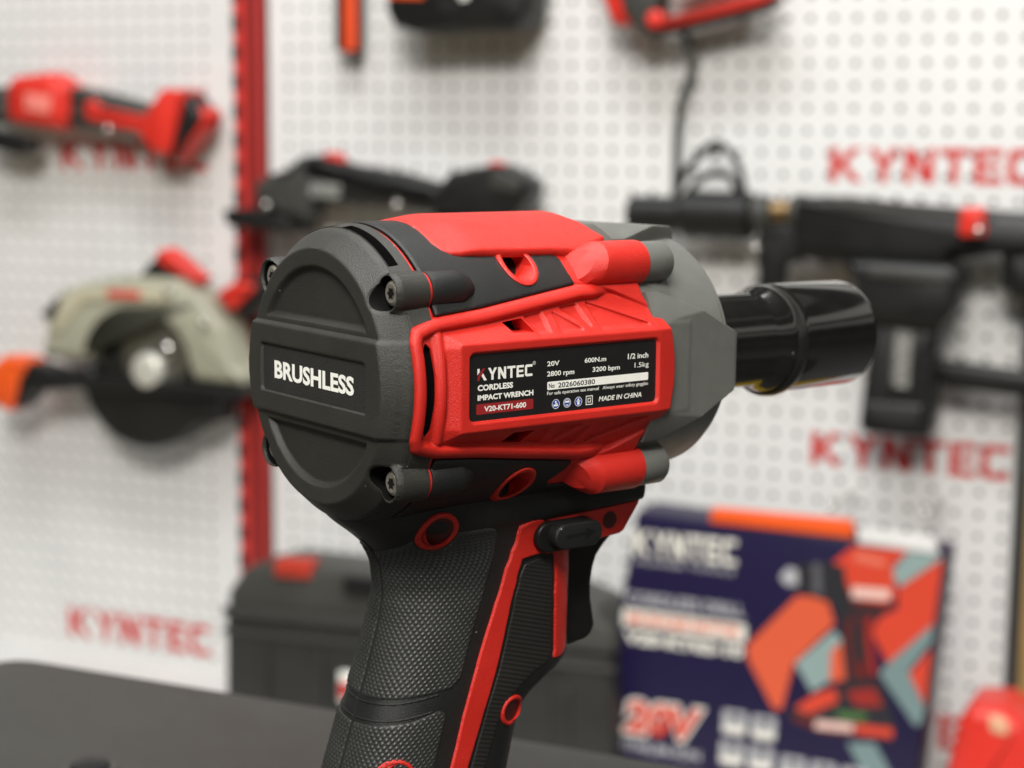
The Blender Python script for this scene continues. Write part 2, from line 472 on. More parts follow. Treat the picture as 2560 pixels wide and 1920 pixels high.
def pegboard(name, label, u0, u1, z0, z1, hu0, hu1, hz0, hz1, pu, pz, uo, zo, r, words):
    root = thing(name, label, "pegboard", (u0, 0, z0), 'wall', "perforated display panels")
    us = uo + pu * np.arange(math.ceil((hu0 - uo) / pu), math.floor((hu1 - uo) / pu) + 1)
    zs = zo + pz * np.arange(math.ceil((hz0 - zo) / pz), math.floor((hz1 - zo) / pz) + 1)
    k = 12; a = (np.arange(k) + .5) / k * 2 * np.pi
    c, s = np.cos(a), np.sin(a); m = np.maximum(np.abs(c), np.abs(s))
    V, F = [], []
    corner = [(-1, -1), (1, -1), (1, 1), (-1, 1)]
    for u in us:
        for z in zs:
            b = len(V)
            for i in range(k): V.append((u + c[i] / m[i] * pu / 2, 0, z + s[i] / m[i] * pz / 2))
            for i in range(k): V.append((u + r * c[i], 0, z + r * s[i]))
            for i in range(k): V.append((u + r * c[i], 1.6, z + r * s[i]))
            for i in range(k):
                j = (i + 1) % k
                F.append((b + i, b + j, b + k + j, b + k + i)); F.append((b + k + i, b + k + j, b + 2 * k + j, b + 2 * k + i))
            # corner fills of the square cell
            for q in range(4):
                i0 = [i for i in range(k) if abs(abs(c[i]) - abs(s[i])) < 0.3]
            for i in range(k):
                j = (i + 1) % k
                p, q = V[b + i], V[b + j]
                if abs(abs(p[0] - u) - pu / 2) < 1e-6 and abs(abs(q[2] - z) - pz / 2) < 1e-6 and not abs(abs(q[0] - u) - pu / 2) < 1e-6:
                    V.append((p[0], 0, q[2])); F.append((b + i, len(V) - 1, b + j))
                elif abs(abs(q[0] - u) - pu / 2) < 1e-6 and abs(abs(p[2] - z) - pz / 2) < 1e-6 and not abs(abs(p[0] - u) - pu / 2) < 1e-6:
                    V.append((q[0], 0, p[2])); F.append((b + i, len(V) - 1, b + j))
    L, R_, B, T_ = us[0] - pu / 2, us[-1] + pu / 2, zs[0] - pz / 2, zs[-1] + pz / 2
    for x0, x1, y0, y1 in ((u0, L, z0, z1), (R_, u1, z0, z1), (L, R_, z0, B), (L, R_, T_, z1)):
        b = len(V); V += [(x0, 0, y0), (x1, 0, y0), (x1, 0, y1), (x0, 0, y1)]; F.append((b, b + 1, b + 2, b + 3))
    o = build("sheet", (np.array(V), F), WHITE, root, smooth=False)
    build("back_plate", box(u0, u1, 1.6, 8, z0, z1, 0), BACK, root, smooth=False)
    for x0, zz0, x1, zz1 in words:
        build("wordmark", flat(wordmark(x0, zz0, x1, zz1), -0.6), REDW, root, smooth=False)
    return root

pegboard("pegboard", "white perforated panel left of the red upright, behind the circular saw", -2600, -381, -655, 420, -985, -412, -640, 410, 25.2, 24.0, -606, 191, 3.6,
         [(-665, -624, -434, -583), (-655, 14, -425, 53)])
pegboard("pegboard", "wide white perforated panel right of the red upright, behind the black gun", -333, 585, -655, 420, -318, 580, -640, 410, 25.1, 23.9, -305, 143, 3.6,
         [(374, 17, 596 - 5, 54), (364, -295, 578, -258), (366, -600, 580, -562)])
pt = thing("slotted_upright", "red slotted steel upright between the two white peg panels", "upright", (-357, 0, -655), 'wall')
pv, pf = [], []
def upright_mesh():
    parts = [box(-376, -339, -14, 0, -655, 420, 1.5)]
    return join(*parts)
build("channel", upright_mesh(), REDW, pt)
for k in range(28):
    z = -600 + k * 35.8
    build("slot", box(-377, -366, -15.0, -13.5, z, z + 20, 0), mat("slot_shade_black", (0.01, 0.008, 0.008), 0.8), pt, smooth=False)  # near-black plates paint the shaded slot openings
build("groove_shade", box(-358, -340.5, -14.5, -13.5, -650, 415, 0), mat("groove_shade_red", (0.20, 0.008, 0.006), 0.6), pt, smooth=False)  # groove's shade put on as a darker red strip
pr_ = thing("edge_post", "slim dark grey post closing the far right edge of the peg wall", "post", (589, 0, -655), 'wall')
build("post", box(586, 594, -16, 4, -655, 420, 1), GRY, pr_)
side_w = build("pale_wall", box(597, 900, 20, 26, -1200, 420, 0), mat("pale_wall_paint", (0.55, 0.55, 0.54), 0.6, mottle=0.04, mottle_scale=5), None, frame='wall', smooth=False)
prop(side_w, "pale wall board seen past the dark post at the right edge", "wall")
olv = build("wood_batten", box(600, 660, -10, 18, -900, -290, 1), mat("ochre_wood", (0.30, 0.19, 0.06), 0.6, mottle=0.2, mottle_scale=12), None, frame='wall')
prop(olv, "ochre wooden batten beside the dark post, low at the right edge", "batten")
shelf = thing("shelf", "long white shelf along the foot of the peg wall under the boxes", "shelf", (0, 0, -655), 'wall')
build("board", box(-2600, 900, -400, 10, -680, -646, 2), WHITE, shelf)
build("added_front_panel", box(-1000, 900, -390, -380, -960, -716, 0), mat("yellow_board", (0.62, 0.42, 0.02), 0.5, mottle=0.05, mottle_scale=8), shelf, smooth=False)  # unseen yellow board, added to colour the socket's reflection
build("added_front_trim", box(-1000, 900, -394, -380, -714, -681, 0), mat("red_board", (0.42, 0.03, 0.025), 0.5, mottle=0.05, mottle_scale=8), shelf, smooth=False)  # unseen red board, added for the same reflection

# table the wrench stands on: its far edge runs parallel to the wall
tu = WU[:2]; tn = WN[:2]
def tw(u, w): return tuple(np.array([87.0, 422.0]) + tu * u + tn * w)
tab = thing("table", "dark grey table with a rounded far corner under the wrench", "table", (200, 0, -900))
TP = [tw(-22, 0) + (26,), tw(760, 0) + (30,), tw(760, -760) + (30,), tw(-22, -760) + (30,)]
Pt = roundpoly(TP, 30, 10)
tv_, tf2 = prism(Pt, -200, -232, 7, 5)
TABM = mat("dark_grey_laminate", (0.031, 0.030, 0.0265), 0.46, 0.35, grain=0.3, grain_scale=900, mottle=0.42, mottle_scale=11, rough_var=0.12, dust=0.02)
build("tabletop", (np.c_[tv_[:, 0], tv_[:, 2], tv_[:, 1]], [q[::-1] for q in tf2]), TABM, tab)
for u, w in ((30, -40), (700, -40), (700, -700), (30, -700)):
    c = tw(u, w); build("leg", box(c[0] - 20, c[0] + 20, c[1] - 20, c[1] + 20, -960, -231, 2), BLK, tab)
flo = build("floor", ([(-4000, -4000, -962), (5000, -4000, -962), (5000, 5000, -962), (-4000, 5000, -962)], [(0, 1, 2, 3)]), mat("hall_carpet", (0.16, 0.155, 0.15), 0.9, mottle=0.2, mottle_scale=30), None, smooth=False)
prop(flo, "grey hall floor under the table", "floor", kind="structure")
floor_strip = build("reflected_strip", box(-2600, 900, -900, -400, -961, -959, 0), mat("yellow_strip", (0.60, 0.42, 0.03), 0.5, mottle=0.1, mottle_scale=10), None, frame='wall', smooth=False)  # unseen strip, added to widen the socket's yellow streak
prop(floor_strip, "unseen yellow floor strip added to streak the socket reflection", "reflection strip", kind="structure")

# ------------------------------------------------------------------ the impact wrench
wrench = thing("impact_wrench", "red and black cordless impact wrench in sharp focus standing on the dark table", "impact wrench", (15, 0, -200))

# --- rear cap: a height sheet over its outline, extruded forward to the seam
HOLES = [(sy * 30.4, sz * 24.3) for sy in (-1, 1) for sz in (-1, 1)]
def cap_sd(y, z):
    d = np.hypot(y, z) - 39.3
    for hy, hz in HOLES:
        d = np.minimum(d, np.hypot(y - hy, z - hz) - 5.4)
    for hy, hz in HOLES:
        d = np.maximum(d, 4.5 - np.hypot(y - hy * 0.975, z - hz))
    return d
def cap_x(y, z):
    r = np.hypot(y, z)
    x = np.maximum(0, (r - 34.0) * 1.12)
    for hy, hz in HOLES:
        dh = np.hypot(y - hy, z - hz)
        x = np.where(dh < 6.2, np.minimum(x, 3.2 + np.maximum(0, dh - 4.9) * 1.6), x)
    band = sstep((12.9 - np.abs(z)) / 1.0)
    x = x - 1.25 * band * np.where(r > 37, 0.6, 1)
    rec = np.maximum(r - 29.7, 14.0 - np.abs(z))
    x = x + 1.7 * sstep(-rec / 1.5)
    px, pz = np.abs(y) - 27.2, np.abs(z) - 6.8
    q = np.minimum(np.maximum(px, pz), 0) + np.hypot(np.maximum(px + 1.2, 0), np.maximum(pz + 1.2, 0)) * ((px > -1.2) & (pz > -1.2)) - 0
    q = np.where((px > -1.2) & (pz > -1.2), np.hypot(px + 1.2, pz + 1.2) - 1.2, np.maximum(px, pz))
    x = x + 0.9 * sstep(-q / 0.5)
    return x
def cap_pos(y, z, d):
    outer = np.hypot(y, z) - 39.3
    for hy, hz in HOLES:
        outer = np.minimum(outer, np.hypot(y - hy, z - hz) - 5.4)
    x = cap_x(y, z) + edge_round(outer, 0.9)
    for hy, hz in HOLES:
        x = x + edge_round(4.5 - np.hypot(y - hy * 0.975, z - hz), 0.45) * (np.hypot(y - hy * 0.975, z - hz) < 5.2)
    return np.c_[x, y, z]
def cap_low(y, z):
    dh = np.min([np.hypot(y - hy * 0.975, z - hz) for hy, hz in HOLES], 0)
    return np.c_[np.where(dh < 4.9, 8.2, cap_x(y, z) + 1.4), y, z]
capface = patch((-45, 45), (-45, 45), 0.42, cap_sd, cap_pos, cap_low)
# side wall of the cap with the vent slot across its top
def cap_wall():
    ang = np.radians(np.arange(0, 360, 0.25)); xs = [0.0, 6.85, 6.88, 6.9, 8.3, 9.9, 10.2, 11.6, 12.75, 12.95]
    rows = []
    for x in xs:
        R_ = np.full(len(ang), np.interp(x, [4.6, 13], [39.25, 40.35])) - (0.35 if x > 12.9 else 0)
        y, z = -np.cos(ang), np.sin(ang)
        for hy, hz in HOLES:      # swell out round the screw bosses
            b = y * hy + z * hz; disc = b * b - (hy * hy + hz * hz) + 5.4 ** 2
            rr = np.where((disc > 0) & (b > 0), b + np.sqrt(np.maximum(disc, 0)), 0)
            R_ = np.maximum(R_, rr - (0.3 if x > 12.9 else 0))
        if x > 6.86:      # sunk where the red side panel laps over the cap
            lap = (np.abs(z) < 0.39)
            R_ = np.where(lap, 35.0, R_)
        X_ = np.full(len(ang), x)
        edge = cap_x((R_ - 0.02) * y, (R_ - 0.02) * z) + 0.88
        if x == 0.0: X_ = edge
        elif x < 6.87: X_ = np.maximum(edge, np.minimum(x, 6.85))
        rows.append(np.c_[X_, R_ * y, R_ * z])
    V = np.vstack(rows); n = len(ang); F = []; dg = np.degrees(ang)
    for i in range(len(xs) - 1):
        for j in range(n):
            slot = 3 <= i <= 4 and any(lo <= dg[j] <= hi for lo, hi in ((50.5, 86), (94, 129.5)))
            if not slot:
                k = (j + 1) % n; F.append((i * n + j, i * n + k, (i + 1) * n + k, (i + 1) * n + j))
    return V, F
def slot_lips():
    V, F = [], []
    for lo, hi in ((50.5, 86.25), (94, 130.0)):
        a = np.radians(np.arange(lo, hi + 0.1, 0.75)); n = len(a); b = len(V)
        for x, r in ((6.9, 39.55), (6.9, 35.5), (9.9, 35.5), (9.9, 39.95)):
            V += [(x, -r * math.cos(t), r * math.sin(t)) for t in a]
        for i in (0, 2):
            for j in range(n - 1):
                F.append((b + i * n + j, b + i * n + j + 1, b + (i + 1) * n + j + 1, b + (i + 1) * n + j))
        for e in (0, n - 1):
            F.append((b + e, b + n + e, b + 2 * n + e, b + 3 * n + e))
    return V, F
cap = build("motor_cap", join(capface, cap_wall()), CAP, wrench, sharp=40)
VB = mat("vent_shade_black", (0.004, 0.004, 0.004), 0.8, 0.1)  # near-black colour standing in for shade inside vents and screw bores
build("vent_shade", slot_lips(), VB, cap, smooth=False)
build("vent_floor", revolve([(6.8, 35.6), (10, 35.6)], 96, a0=40, a1=140), VB, cap)
build("seam_ring", join(*[revolve([(12.9, 39.5), (13.0, 39.95), (13.55, 39.95), (13.65, 39.5), (13.65, 37)], 80, a0=p, a1=q) for p, q in ((25, 155), (205, 335))]), RED, wrench)
build("name_plate", (lambda p: (p[0], p[1]))(patch((-26.8, 26.8), (-6.5, 6.5), 0.5, lambda y, z: np.maximum(np.abs(y) - 26.6, np.abs(z) - 6.35),
      lambda y, z, d: np.c_[np.full(len(y), -0.47), y, z], lambda y, z: np.c_[np.full(len(y), 0.2), y, z])), mat("plate_black", (0.024, 0.024, 0.022), 0.5, grain=0.5, grain_scale=1500, mottle=0.1), cap)
tv, tf_ = text2d("BRUSHLESS", -21.2, -2.7, 20.0, 2.3, bold=0.036, spacing=1.0)
build("cap_lettering", (np.c_[np.full(len(tv), -0.56), -tv[:, 0] - 0.6, tv[:, 1]], tf_), INK, cap, smooth=False)
for hy, hz in HOLES:
    s = build("screw", join(revolve([(5.4, 0.01), (5.4, 1.0), (4.4, 1.3), (4.3, 2.4), (4.8, 3.2), (8, 3.2)], 24, (hy, hz)),), STEEL, cap, sharp=25)
    star = []
    for k in range(12):
        a = k / 12 * 2 * math.pi; rr = 1.75 if k % 2 == 0 else 1.05
        star.append((hy + rr * math.cos(a), hz + rr * math.sin(a)))
    n = len(star)
    build("recess_shade", ([(4.26, a, b) for a, b in star], [tuple(range(n))]), DARK, cap, smooth=False)  # flat near-black star paints the recess's shade
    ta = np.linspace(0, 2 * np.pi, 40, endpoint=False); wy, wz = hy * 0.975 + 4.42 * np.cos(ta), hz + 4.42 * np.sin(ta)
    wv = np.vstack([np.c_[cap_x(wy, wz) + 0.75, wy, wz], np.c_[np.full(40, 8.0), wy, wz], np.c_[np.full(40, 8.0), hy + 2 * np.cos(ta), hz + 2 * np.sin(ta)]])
    build("well_shade", (wv, [(i * 40 + j, i * 40 + (j + 1) % 40, (i + 1) * 40 + (j + 1) % 40, (i + 1) * 40 + j) for i in range(2) for j in range(40)]), VB, cap)  # bore walls coloured near-black in place of shade
    # bosses carry on past the seam with a blunt cone
    build("screw_boss", revolve([(13.0, 4.6), (13.7, 4.7), (13.9, 5.15), (14.5, 5.3), (23.5, 5.2), (24.2, 5.0), (27.6, 3.4), (28.6, 2.4), (28.8, 0.01)], 40, (hy, hz)), TPE, wrench)
    build("boss_ring", revolve([(12.9, 4.4), (13.0, 5.05), (13.55, 5.05), (13.65, 4.4)], 40, (hy, hz)), RED, wrench)

# --- housing: red shell with black overmould laid on it, both pierced by sideways screw holes
SH = (46.3, 30.2)
RC = 40.0
def cyl(r):
    return lambda x, t, d=None: np.c_[x, -r * np.cos(t / RC), r * np.sin(t / RC)]
def deg(pts): return [(p[0], math.radians(p[1]) * RC) + tuple(p[2:]) for p in pts]
def hole_cut(sd, r, centers=((SH[0], SH[1]), (SH[0], -SH[1]))):
    def f(x, t):
        d = sd(x, t); z = RC * np.sin(t / RC)
        for cx, cz in centers:
            d = np.maximum(d, r - np.hypot(x - cx, z - cz))
        return d
    return f
half = [(14.8, 27.2), (62.5, 37), (66, 36.5), (87, 37.5), (88.5, 50), (82, 57.5), (79.6, 64), (79, 70), (77, 75.5), (76.6, 90)]
base_poly = deg(half + [(p[0], 180 - p[1]) for p in half[::-1][1:]])
def shell_pos(r0, er):
    def f(x, t, d):
        r = r0 - edge_round(d, er)
        return np.c_[x, -r * np.cos(t / RC), r * np.sin(t / RC)]
    return f
base_sd = hole_cut(sd_poly(base_poly), 4.6, ((SH[0], SH[1]),))
up = patch((13, 90), (15, 112), 0.5, base_sd, shell_pos(40.15, 0.4), cyl(37.0))
half2 = [(14.8, 27.2), (62.5, 37), (66, 36.5), (87, 37.5), (88.5, 50), (88.5, 90)]
lowp = hole_cut(sd_poly(deg(half2 + [(p[0], 180 - p[1]) for p in half2[::-1][1:]])), 4.6, ((SH[0], SH[1]),))
dn = mirror(patch((13, 90), (15, 112), 0.6, lowp, shell_pos(40.15, 0.4), cyl(37.0)), 2)
build("housing", join(up, dn), RED, wrench, sharp=40)

b1 = [(14.15, 27.2, .6), (28.6, 29.4), (44.6, 33.0), (62.2, 36.9, .8), (61.6, 42.2), (61.3, 50.2, 1.5), (60.3, 51.6), (30.2, 52.9, 4), (28.2, 54.0), (26.4, 56.2), (24.9, 61.0), (24.6, 72), (25.2, 82), (25.4, 90)]
over = b1 + [(p[0], 180 - p[1]) + tuple(p[2:]) for p in b1[::-1][1:]] + [(14.15, 90)]
over_sd = hole_cut(sd_poly(roundpoly(deg(over), 0.5)), 5.6, ((SH[0], SH[1]),))
build("overmold", patch((13.5, 63), (17, 110), 0.4, over_sd, shell_pos(40.75, 0.35), cyl(39.6)), TPE, wrench, sharp=40)
b2 = [(14.15, 27.2, .6), (28.6, 29.4), (44.6, 33.0), (62.2, 36.9, .8), (61.6, 41), (57.8, 48.5, 1), (60, 52.5), (72, 53), (87, 53), (89, 90)]
lower = b2 + [(p[0], 180 - p[1]) + tuple(p[2:]) for p in b2[::-1][1:]] + [(14.15, 90)]
low_sd = hole_cut(sd_poly(roundpoly(deg(lower), 0.5)), 5.6, ((SH[0], SH[1]),))
build("overmold", mirror(patch((13.5, 90), (17, 110), 0.45, low_sd, shell_pos(40.75, 0.35), cyl(39.6)), 2), TPE, wrench, sharp=40)

# raised red panel along the top
tp = [(25.0, 83, 2), (24.0, 70), (23.6, 61), (25.1, 56.2), (27.0, 53.8), (30, 52.7), (41.3, 52.2), (61, 51.4, 2), (68, 50.4), (81.5, 57.5), (79.4, 64), (78.8, 70), (76.9, 75.5), (76.5, 90)]
tp = tp + [(p[0], 180 - p[1]) + tuple(p[2:]) for p in tp[::-1]][1:]
tp_sd = sd_poly(roundpoly(deg(tp), 1.2))
def top_pos(x, t, d):
    r = 40.9 + 1.5 * sstep((x - 22) / 14); r = r - edge_round(d, 1.3) * np.clip((r - 40.5) / 1.9, 0.2, 1)
    return np.c_[x, -r * np.cos(t / RC), r * np.sin(t / RC)]
build("top_panel", patch((18, 84), (33, 93), 0.45, tp_sd, top_pos, cyl(40.0)), RED, wrench, sharp=50)

# red collars and near-black floors painting the shaded depth of the sideways screw holes
for sz in (1, -1):
    cx, cz = SH
    ring = patch((cx - 6, cx + 6), (cz - 6, cz + 6), 0.3, lambda x, z: np.abs(np.hypot(x - cx, z - cz) - 4.95) - 0.75,
                 lambda x, z, d: np.c_[x, -np.sqrt(41.15 ** 2 - z * z) + edge_round(d, 0.4), z],
                 lambda x, z: np.c_[x, -np.sqrt(41.15 ** 2 - z * z) + np.where(np.hypot(x - cx, z - cz) < 5, 8.5, 1.4), z])
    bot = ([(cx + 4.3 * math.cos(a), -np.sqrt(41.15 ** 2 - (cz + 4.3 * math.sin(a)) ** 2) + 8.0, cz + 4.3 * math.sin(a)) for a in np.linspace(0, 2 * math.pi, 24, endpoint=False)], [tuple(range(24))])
    ring, bot = (ring, bot) if sz > 0 else (mirror(ring, 2), mirror(bot, 2))
    r_ = build("screw_hole", ring, RED, wrench, sharp=45)
    build("well_shade", bot, DARK, r_, smooth=False)

# --- side panel: bead, vent, ramps with ribs and the frame of the rating label
def zb(x): return np.interp(x, [5, 9, 13.9, 28.8, 44.9, 62.3, 70, 85], [15.2, 16.8, 18.2, 19.6, 21.8, 24.1, 24.4, 24.4])
PO = [(5.4, 0, 0), (5.25, 8, 0), (5.1, 12.6, 2.5), (6.5, 15.9, 2), (10.5, 17.3, 2), (13.9, 18.2), (28.8, 19.6), (44.9, 21.8), (62.3, 24.1), (84.6, 24.4), (84.6, 20.5), (85.6, 17.2, .6), (89.4, 13.4, 2), (90.6, 10.5), (91.8, 4), (92.0, 0)]
PO = PO + [(p[0], -p[1]) + tuple(p[2:]) for p in PO[::-1][1:-1]]
side_out = sd_poly(roundpoly(PO, 0.6))
VENT = [(9.9, 12.4), (8.9, 9.9), (9.2, 3.3), (9.2, -3.3), (8.9, -9.9), (9.9, -12.4), (11.6, -10.4), (12.2, -3.4), (12.2, 3.4), (11.6, 10.4)]
vent_sd = sd_poly(roundpoly(VENT, 1.2))
SLOT = [(34.8, 15.8), (41.4, 16.5), (43.3, 12.9), (36.7, 13.0)]
slots = [sd_poly(roundpoly(SLOT, 0.25)), sd_poly(roundpoly([(x, -z) for x, z in SLOT], 0.25))]
POCK = [[(42.4, 16.7), (48.9, 17.6), (48.4, 12.7), (44.3, 12.7)], [(52.3, 17.6), (59.8, 12.7), (51.8, 12.7)], [(54.9, 18.3), (61.4, 19.0), (62.7, 13.2)], [(64.7, 19.4), (84.0, 12.7), (65.4, 12.7)]]
def side_sd(x, z):
    d = np.maximum(side_out(x, z), -vent_sd(x, z))
    for s in slots: d = np.maximum(d, -s(x, z))
    return d
gx = np.arange(4, 94, 0.2); gz = np.arange(-26, 26.01, 0.2)
GX, GZ = [a.ravel() for a in np.meshgrid(gx, gz)]
def blur(H, n):
    for _ in range(n):
        Hp = np.pad(H, 1, mode='edge'); H = (Hp[:-2, 1:-1] + 2 * Hp[1:-1, 1:-1] + Hp[2:, 1:-1]) / 4
        Hp = np.pad(H, 1, mode='edge'); H = (Hp[1:-1, :-2] + 2 * Hp[1:-1, 1:-1] + Hp[1:-1, 2:]) / 4
    return H
def cylY(R, z): return np.sqrt(np.maximum(R * R - z * z, 1))
def side_height():
    x, z = GX, np.abs(GZ); b = zb(x); d = -side_out(x, GZ)
    # ramp from the frame edge back to the foot of the bead
    foot = b - 3.0
    t = np.clip((z - 11.5) / np.maximum(foot - 11.5, 0.5), 0, 1)
    h = np.where(z < 11.5, 41.35, 41.1 * (1 - t) + cylY(38.4, foot) * t)
    h = np.where(x > 86, h - (x - 86) * 0.12, h)
    # left end of the frame: slanted face down to the groove, then inner bead, vent and floor
    left = np.interp(x, [15.2, 18.4], [39.1, 41.3]) - np.maximum(0, z - 10.5) * 0.5
    h = np.where(x < 18.4, np.minimum(h, left), h)
    floor_ = cylY(39.25, z)
    di = np.abs(x - 13.9)
    inner = cylY(40.55, z) - np.where(di < 1.6, 1.6 - np.sqrt(np.maximum(1.6 ** 2 - di ** 2, 0)), 1.6 + (di - 1.6) * 1.5)
    inner = inner - 2.0 * sstep((z - (b - 4.2)) / 1.6)
    h = np.where(x < 15.2, np.maximum(floor_, inner), h)
    # rounded bead running along the outline at the left, top and bottom
    db = np.abs(d - 1.7)
    bead = cylY(41.15, np.minimum(z, 30)) - np.where(db < 1.7, 0.8 * (1.7 - np.sqrt(np.maximum(1.7 ** 2 - db ** 2, 0))), 1.36 + (db - 1.7) * 1.6)
    bead = bead - 3.0 * sstep((x - 66) / 10)
    h = np.where((d < 4.2) & (x < 78), np.maximum(h, bead), h)
    # wedge rising to the front boss
    wd = sd_poly([(67, 25), (70.0, 23.0), (74.7, 21.4), (86, 16.4), (86, 26)])(x, z)
    w = sstep((0.5 - wd) / 1.2)
    h = np.maximum(h, cylY(40.3, z) * w + (h - 3) * (1 - w))
    h = np.where(x > 70, np.maximum(h, cylY(38.3, z)), h)
    h = blur(h.reshape(len(gz), len(gx)), 2)
    # crisp truss pockets in the ramps, and the recess of the rating label
    cut = np.zeros(len(x))
    for P in POCK:
        cut = np.maximum(cut, 1.15 * sstep((0.12 - sd_poly(roundpoly(P, 0.35))(x, z)) / 0.3))
    rx, rz = np.abs(x - 53.2) - 31.9, z - 8.95
    q = np.where((rx > -1.5) & (rz > -1.5), np.hypot(rx + 1.5, rz + 1.5) - 1.5, np.maximum(rx, rz))
    cut = np.maximum(cut, 1.0 * sstep((0.25 - q) / 0.5))
    return blur(h - cut.reshape(h.shape), 1)
SIDE = side_height()
def side_y(x, z):
    i = np.clip((z - gz[0]) / 0.2, 0, len(gz) - 1.001); j = np.clip((x - gx[0]) / 0.2, 0, len(gx) - 1.001)
    i0, j0 = i.astype(int), j.astype(int); a, b = i - i0, j - j0
    return (SIDE[i0, j0] * (1 - a) * (1 - b) + SIDE[i0 + 1, j0] * a * (1 - b) + SIDE[i0, j0 + 1] * (1 - a) * b + SIDE[i0 + 1, j0 + 1] * a * b)
def side_pos(x, z, d):
    return np.c_[x, -(side_y(x, z) - edge_round(side_out(x, z), 0.5)), z]
def side_low(x, z):
    return np.c_[x, -np.where(side_out(x, z) > -0.4, np.sqrt(39.9 ** 2 - z * z), np.where(x < 20, side_y(x, z) - 0.9, 28.0)), z]
sp = patch((4.5, 93), (-25, 25), 0.26, side_sd, side_pos, side_low)
panel = build("side_panel", sp, RED, wrench, sharp=48)
for vb in (box(6.6, 14.8, -36.0, -35.6, -13.2, 13.2, 0), box(33, 45, -30.5, -28.5, 11, 18, 0), box(33, 45, -30.5, -28.5, -18, -11, 0)):
    build("vent_shade", vb, VB, panel, smooth=False)  # near-black plates put in for the shade behind the openings
build("side_panel", mirror((sp[0], sp[1]), 1), RED, wrench, sharp=48)

# rating label
lab = build("rating_label", patch((21, 86), (-10, 10), 0.8, sd_poly(roundpoly([(21.6, -8.75), (84.8, -8.75), (84.8, 8.65), (21.6, 8.65)], 1.3)),
            lambda x, z, d: np.c_[x, np.full(len(x), -40.46), z], lambda x, z: np.c_[x, np.full(len(x), -40.3), z]), LABEL, panel, smooth=False)
YL = -40.50
def ink(name, pieces, m):
    build(name, join(*[flat(p, YL if m is not INKB else YL - 0.03) for p in pieces]), m, panel, smooth=False)
def rect(x0, z0, x1, z1, r=0.25):
    p = roundpoly([(x0, z0), (x1, z0), (x1, z1), (x0, z1)], r); return (p, [tuple(range(len(p)))])
def ringp(P, w):
    P = np.array(P); q = inset(P, w); n = len(P)
    return np.vstack([P, q]), [(i, (i + 1) % n, n + (i + 1) % n, n + i) for i in range(n)]
W_ = [wordmark(24.0, 1.75, 41.7, 4.85, 'rest'), text2d("CORDLESS", 24.1, -0.9, 35.4, 0.65, .04), text2d("IMPACT WRENCH", 24.1, -3.4, 42.1, -1.95, .04),
      text2d("20V", 46.6, 3.85, 50.7, 5.15, .02), text2d("2800 rpm", 46.6, 0.75, 55.8, 2.5, .02), text2d("600N.m", 59.3, 3.85, 66.8, 5.15, .02),
      text2d("3200 bpm", 62.1, 0.8, 71.7, 2.5, .02), text2d("1/2 inch", 74.5, 3.75, 81.9, 5.25, .02), text2d("1.5kg", 77.0, 0.85, 82.1, 2.6, .004),
      rect(46.7, -2.45, 82.0, -0.3, 0.35), text2d("For safe operation see manual", 46.7, -4.1, 64.4, -2.9, .006), text2d("Always wear safety goggles", 65.7, -4.1, 82.0, -2.9, .003),
      text2d("MADE IN CHINA", 64.4, -7.0, 79.7, -5.65, .018, shear=0.2), text2d("V20-KT71-600", 26.2, -6.4, 39.7, -4.95, .025)]
W_ += [ringp([(59.9, -7.6), (62.3, -7.6), (62.3, -5.1), (59.9, -5.1)], .22), ringp([(60.55, -6.95), (61.65, -6.95), (61.65, -5.75), (60.55, -5.75)], .2),
       ringp(circle(42.3, 5.1, 0.5, 20), .08), text2d("R", 42.1, 4.83, 42.5, 5.37)]
ink("label_lettering", [w for i, w in enumerate(W_) if i != 13], INK)
ink("serial_number", [text2d("No:", 47.2, -2.0, 49.3, -0.75, .02), text2d("2026060380", 50.3, -2.1, 63.0, -0.72, .015)], INKB)
ink("model_field", [rect(23.7, -7.0, 42.1, -4.3, .35), wordmark(24.0, 1.75, 41.7, 4.85, 'red')], INKR)
build("model_number", flat(W_[13], YL - 0.03), INK, panel, smooth=False)
for i, cx in enumerate((49.6, 53.45, 57.3)):
    P = circle(cx, -6.4, 1.28, 28)
    build("warning_icon", flat((P, [tuple(range(28))]), YL), BLUE, panel, smooth=False)
    g = [(circle(cx, -5.85, .3, 12), [tuple(range(12))])]
    if i == 0: g += [rect(cx - .75, -7.0, cx + .75, -6.5, .1), rect(cx - .2, -6.6, cx + .55, -6.2, .1)]
    elif i == 1: g = [rect(cx - .7, -6.35, cx + .7, -5.85, .2), rect(cx - .35, -7.1, cx + .35, -6.85, .1), ringp(circle(cx, -6.4, .95, 20), .1)]
    else: g += [rect(cx - .4, -7.25, cx + .4, -6.2, .25), rect(cx - .65, -6.4, cx + .65, -6.1, .1)]
    g.append(ringp(P, .13))
    build("icon_symbol", join(*[flat(q, YL - 0.04) for q in g]), INK, panel, smooth=False)

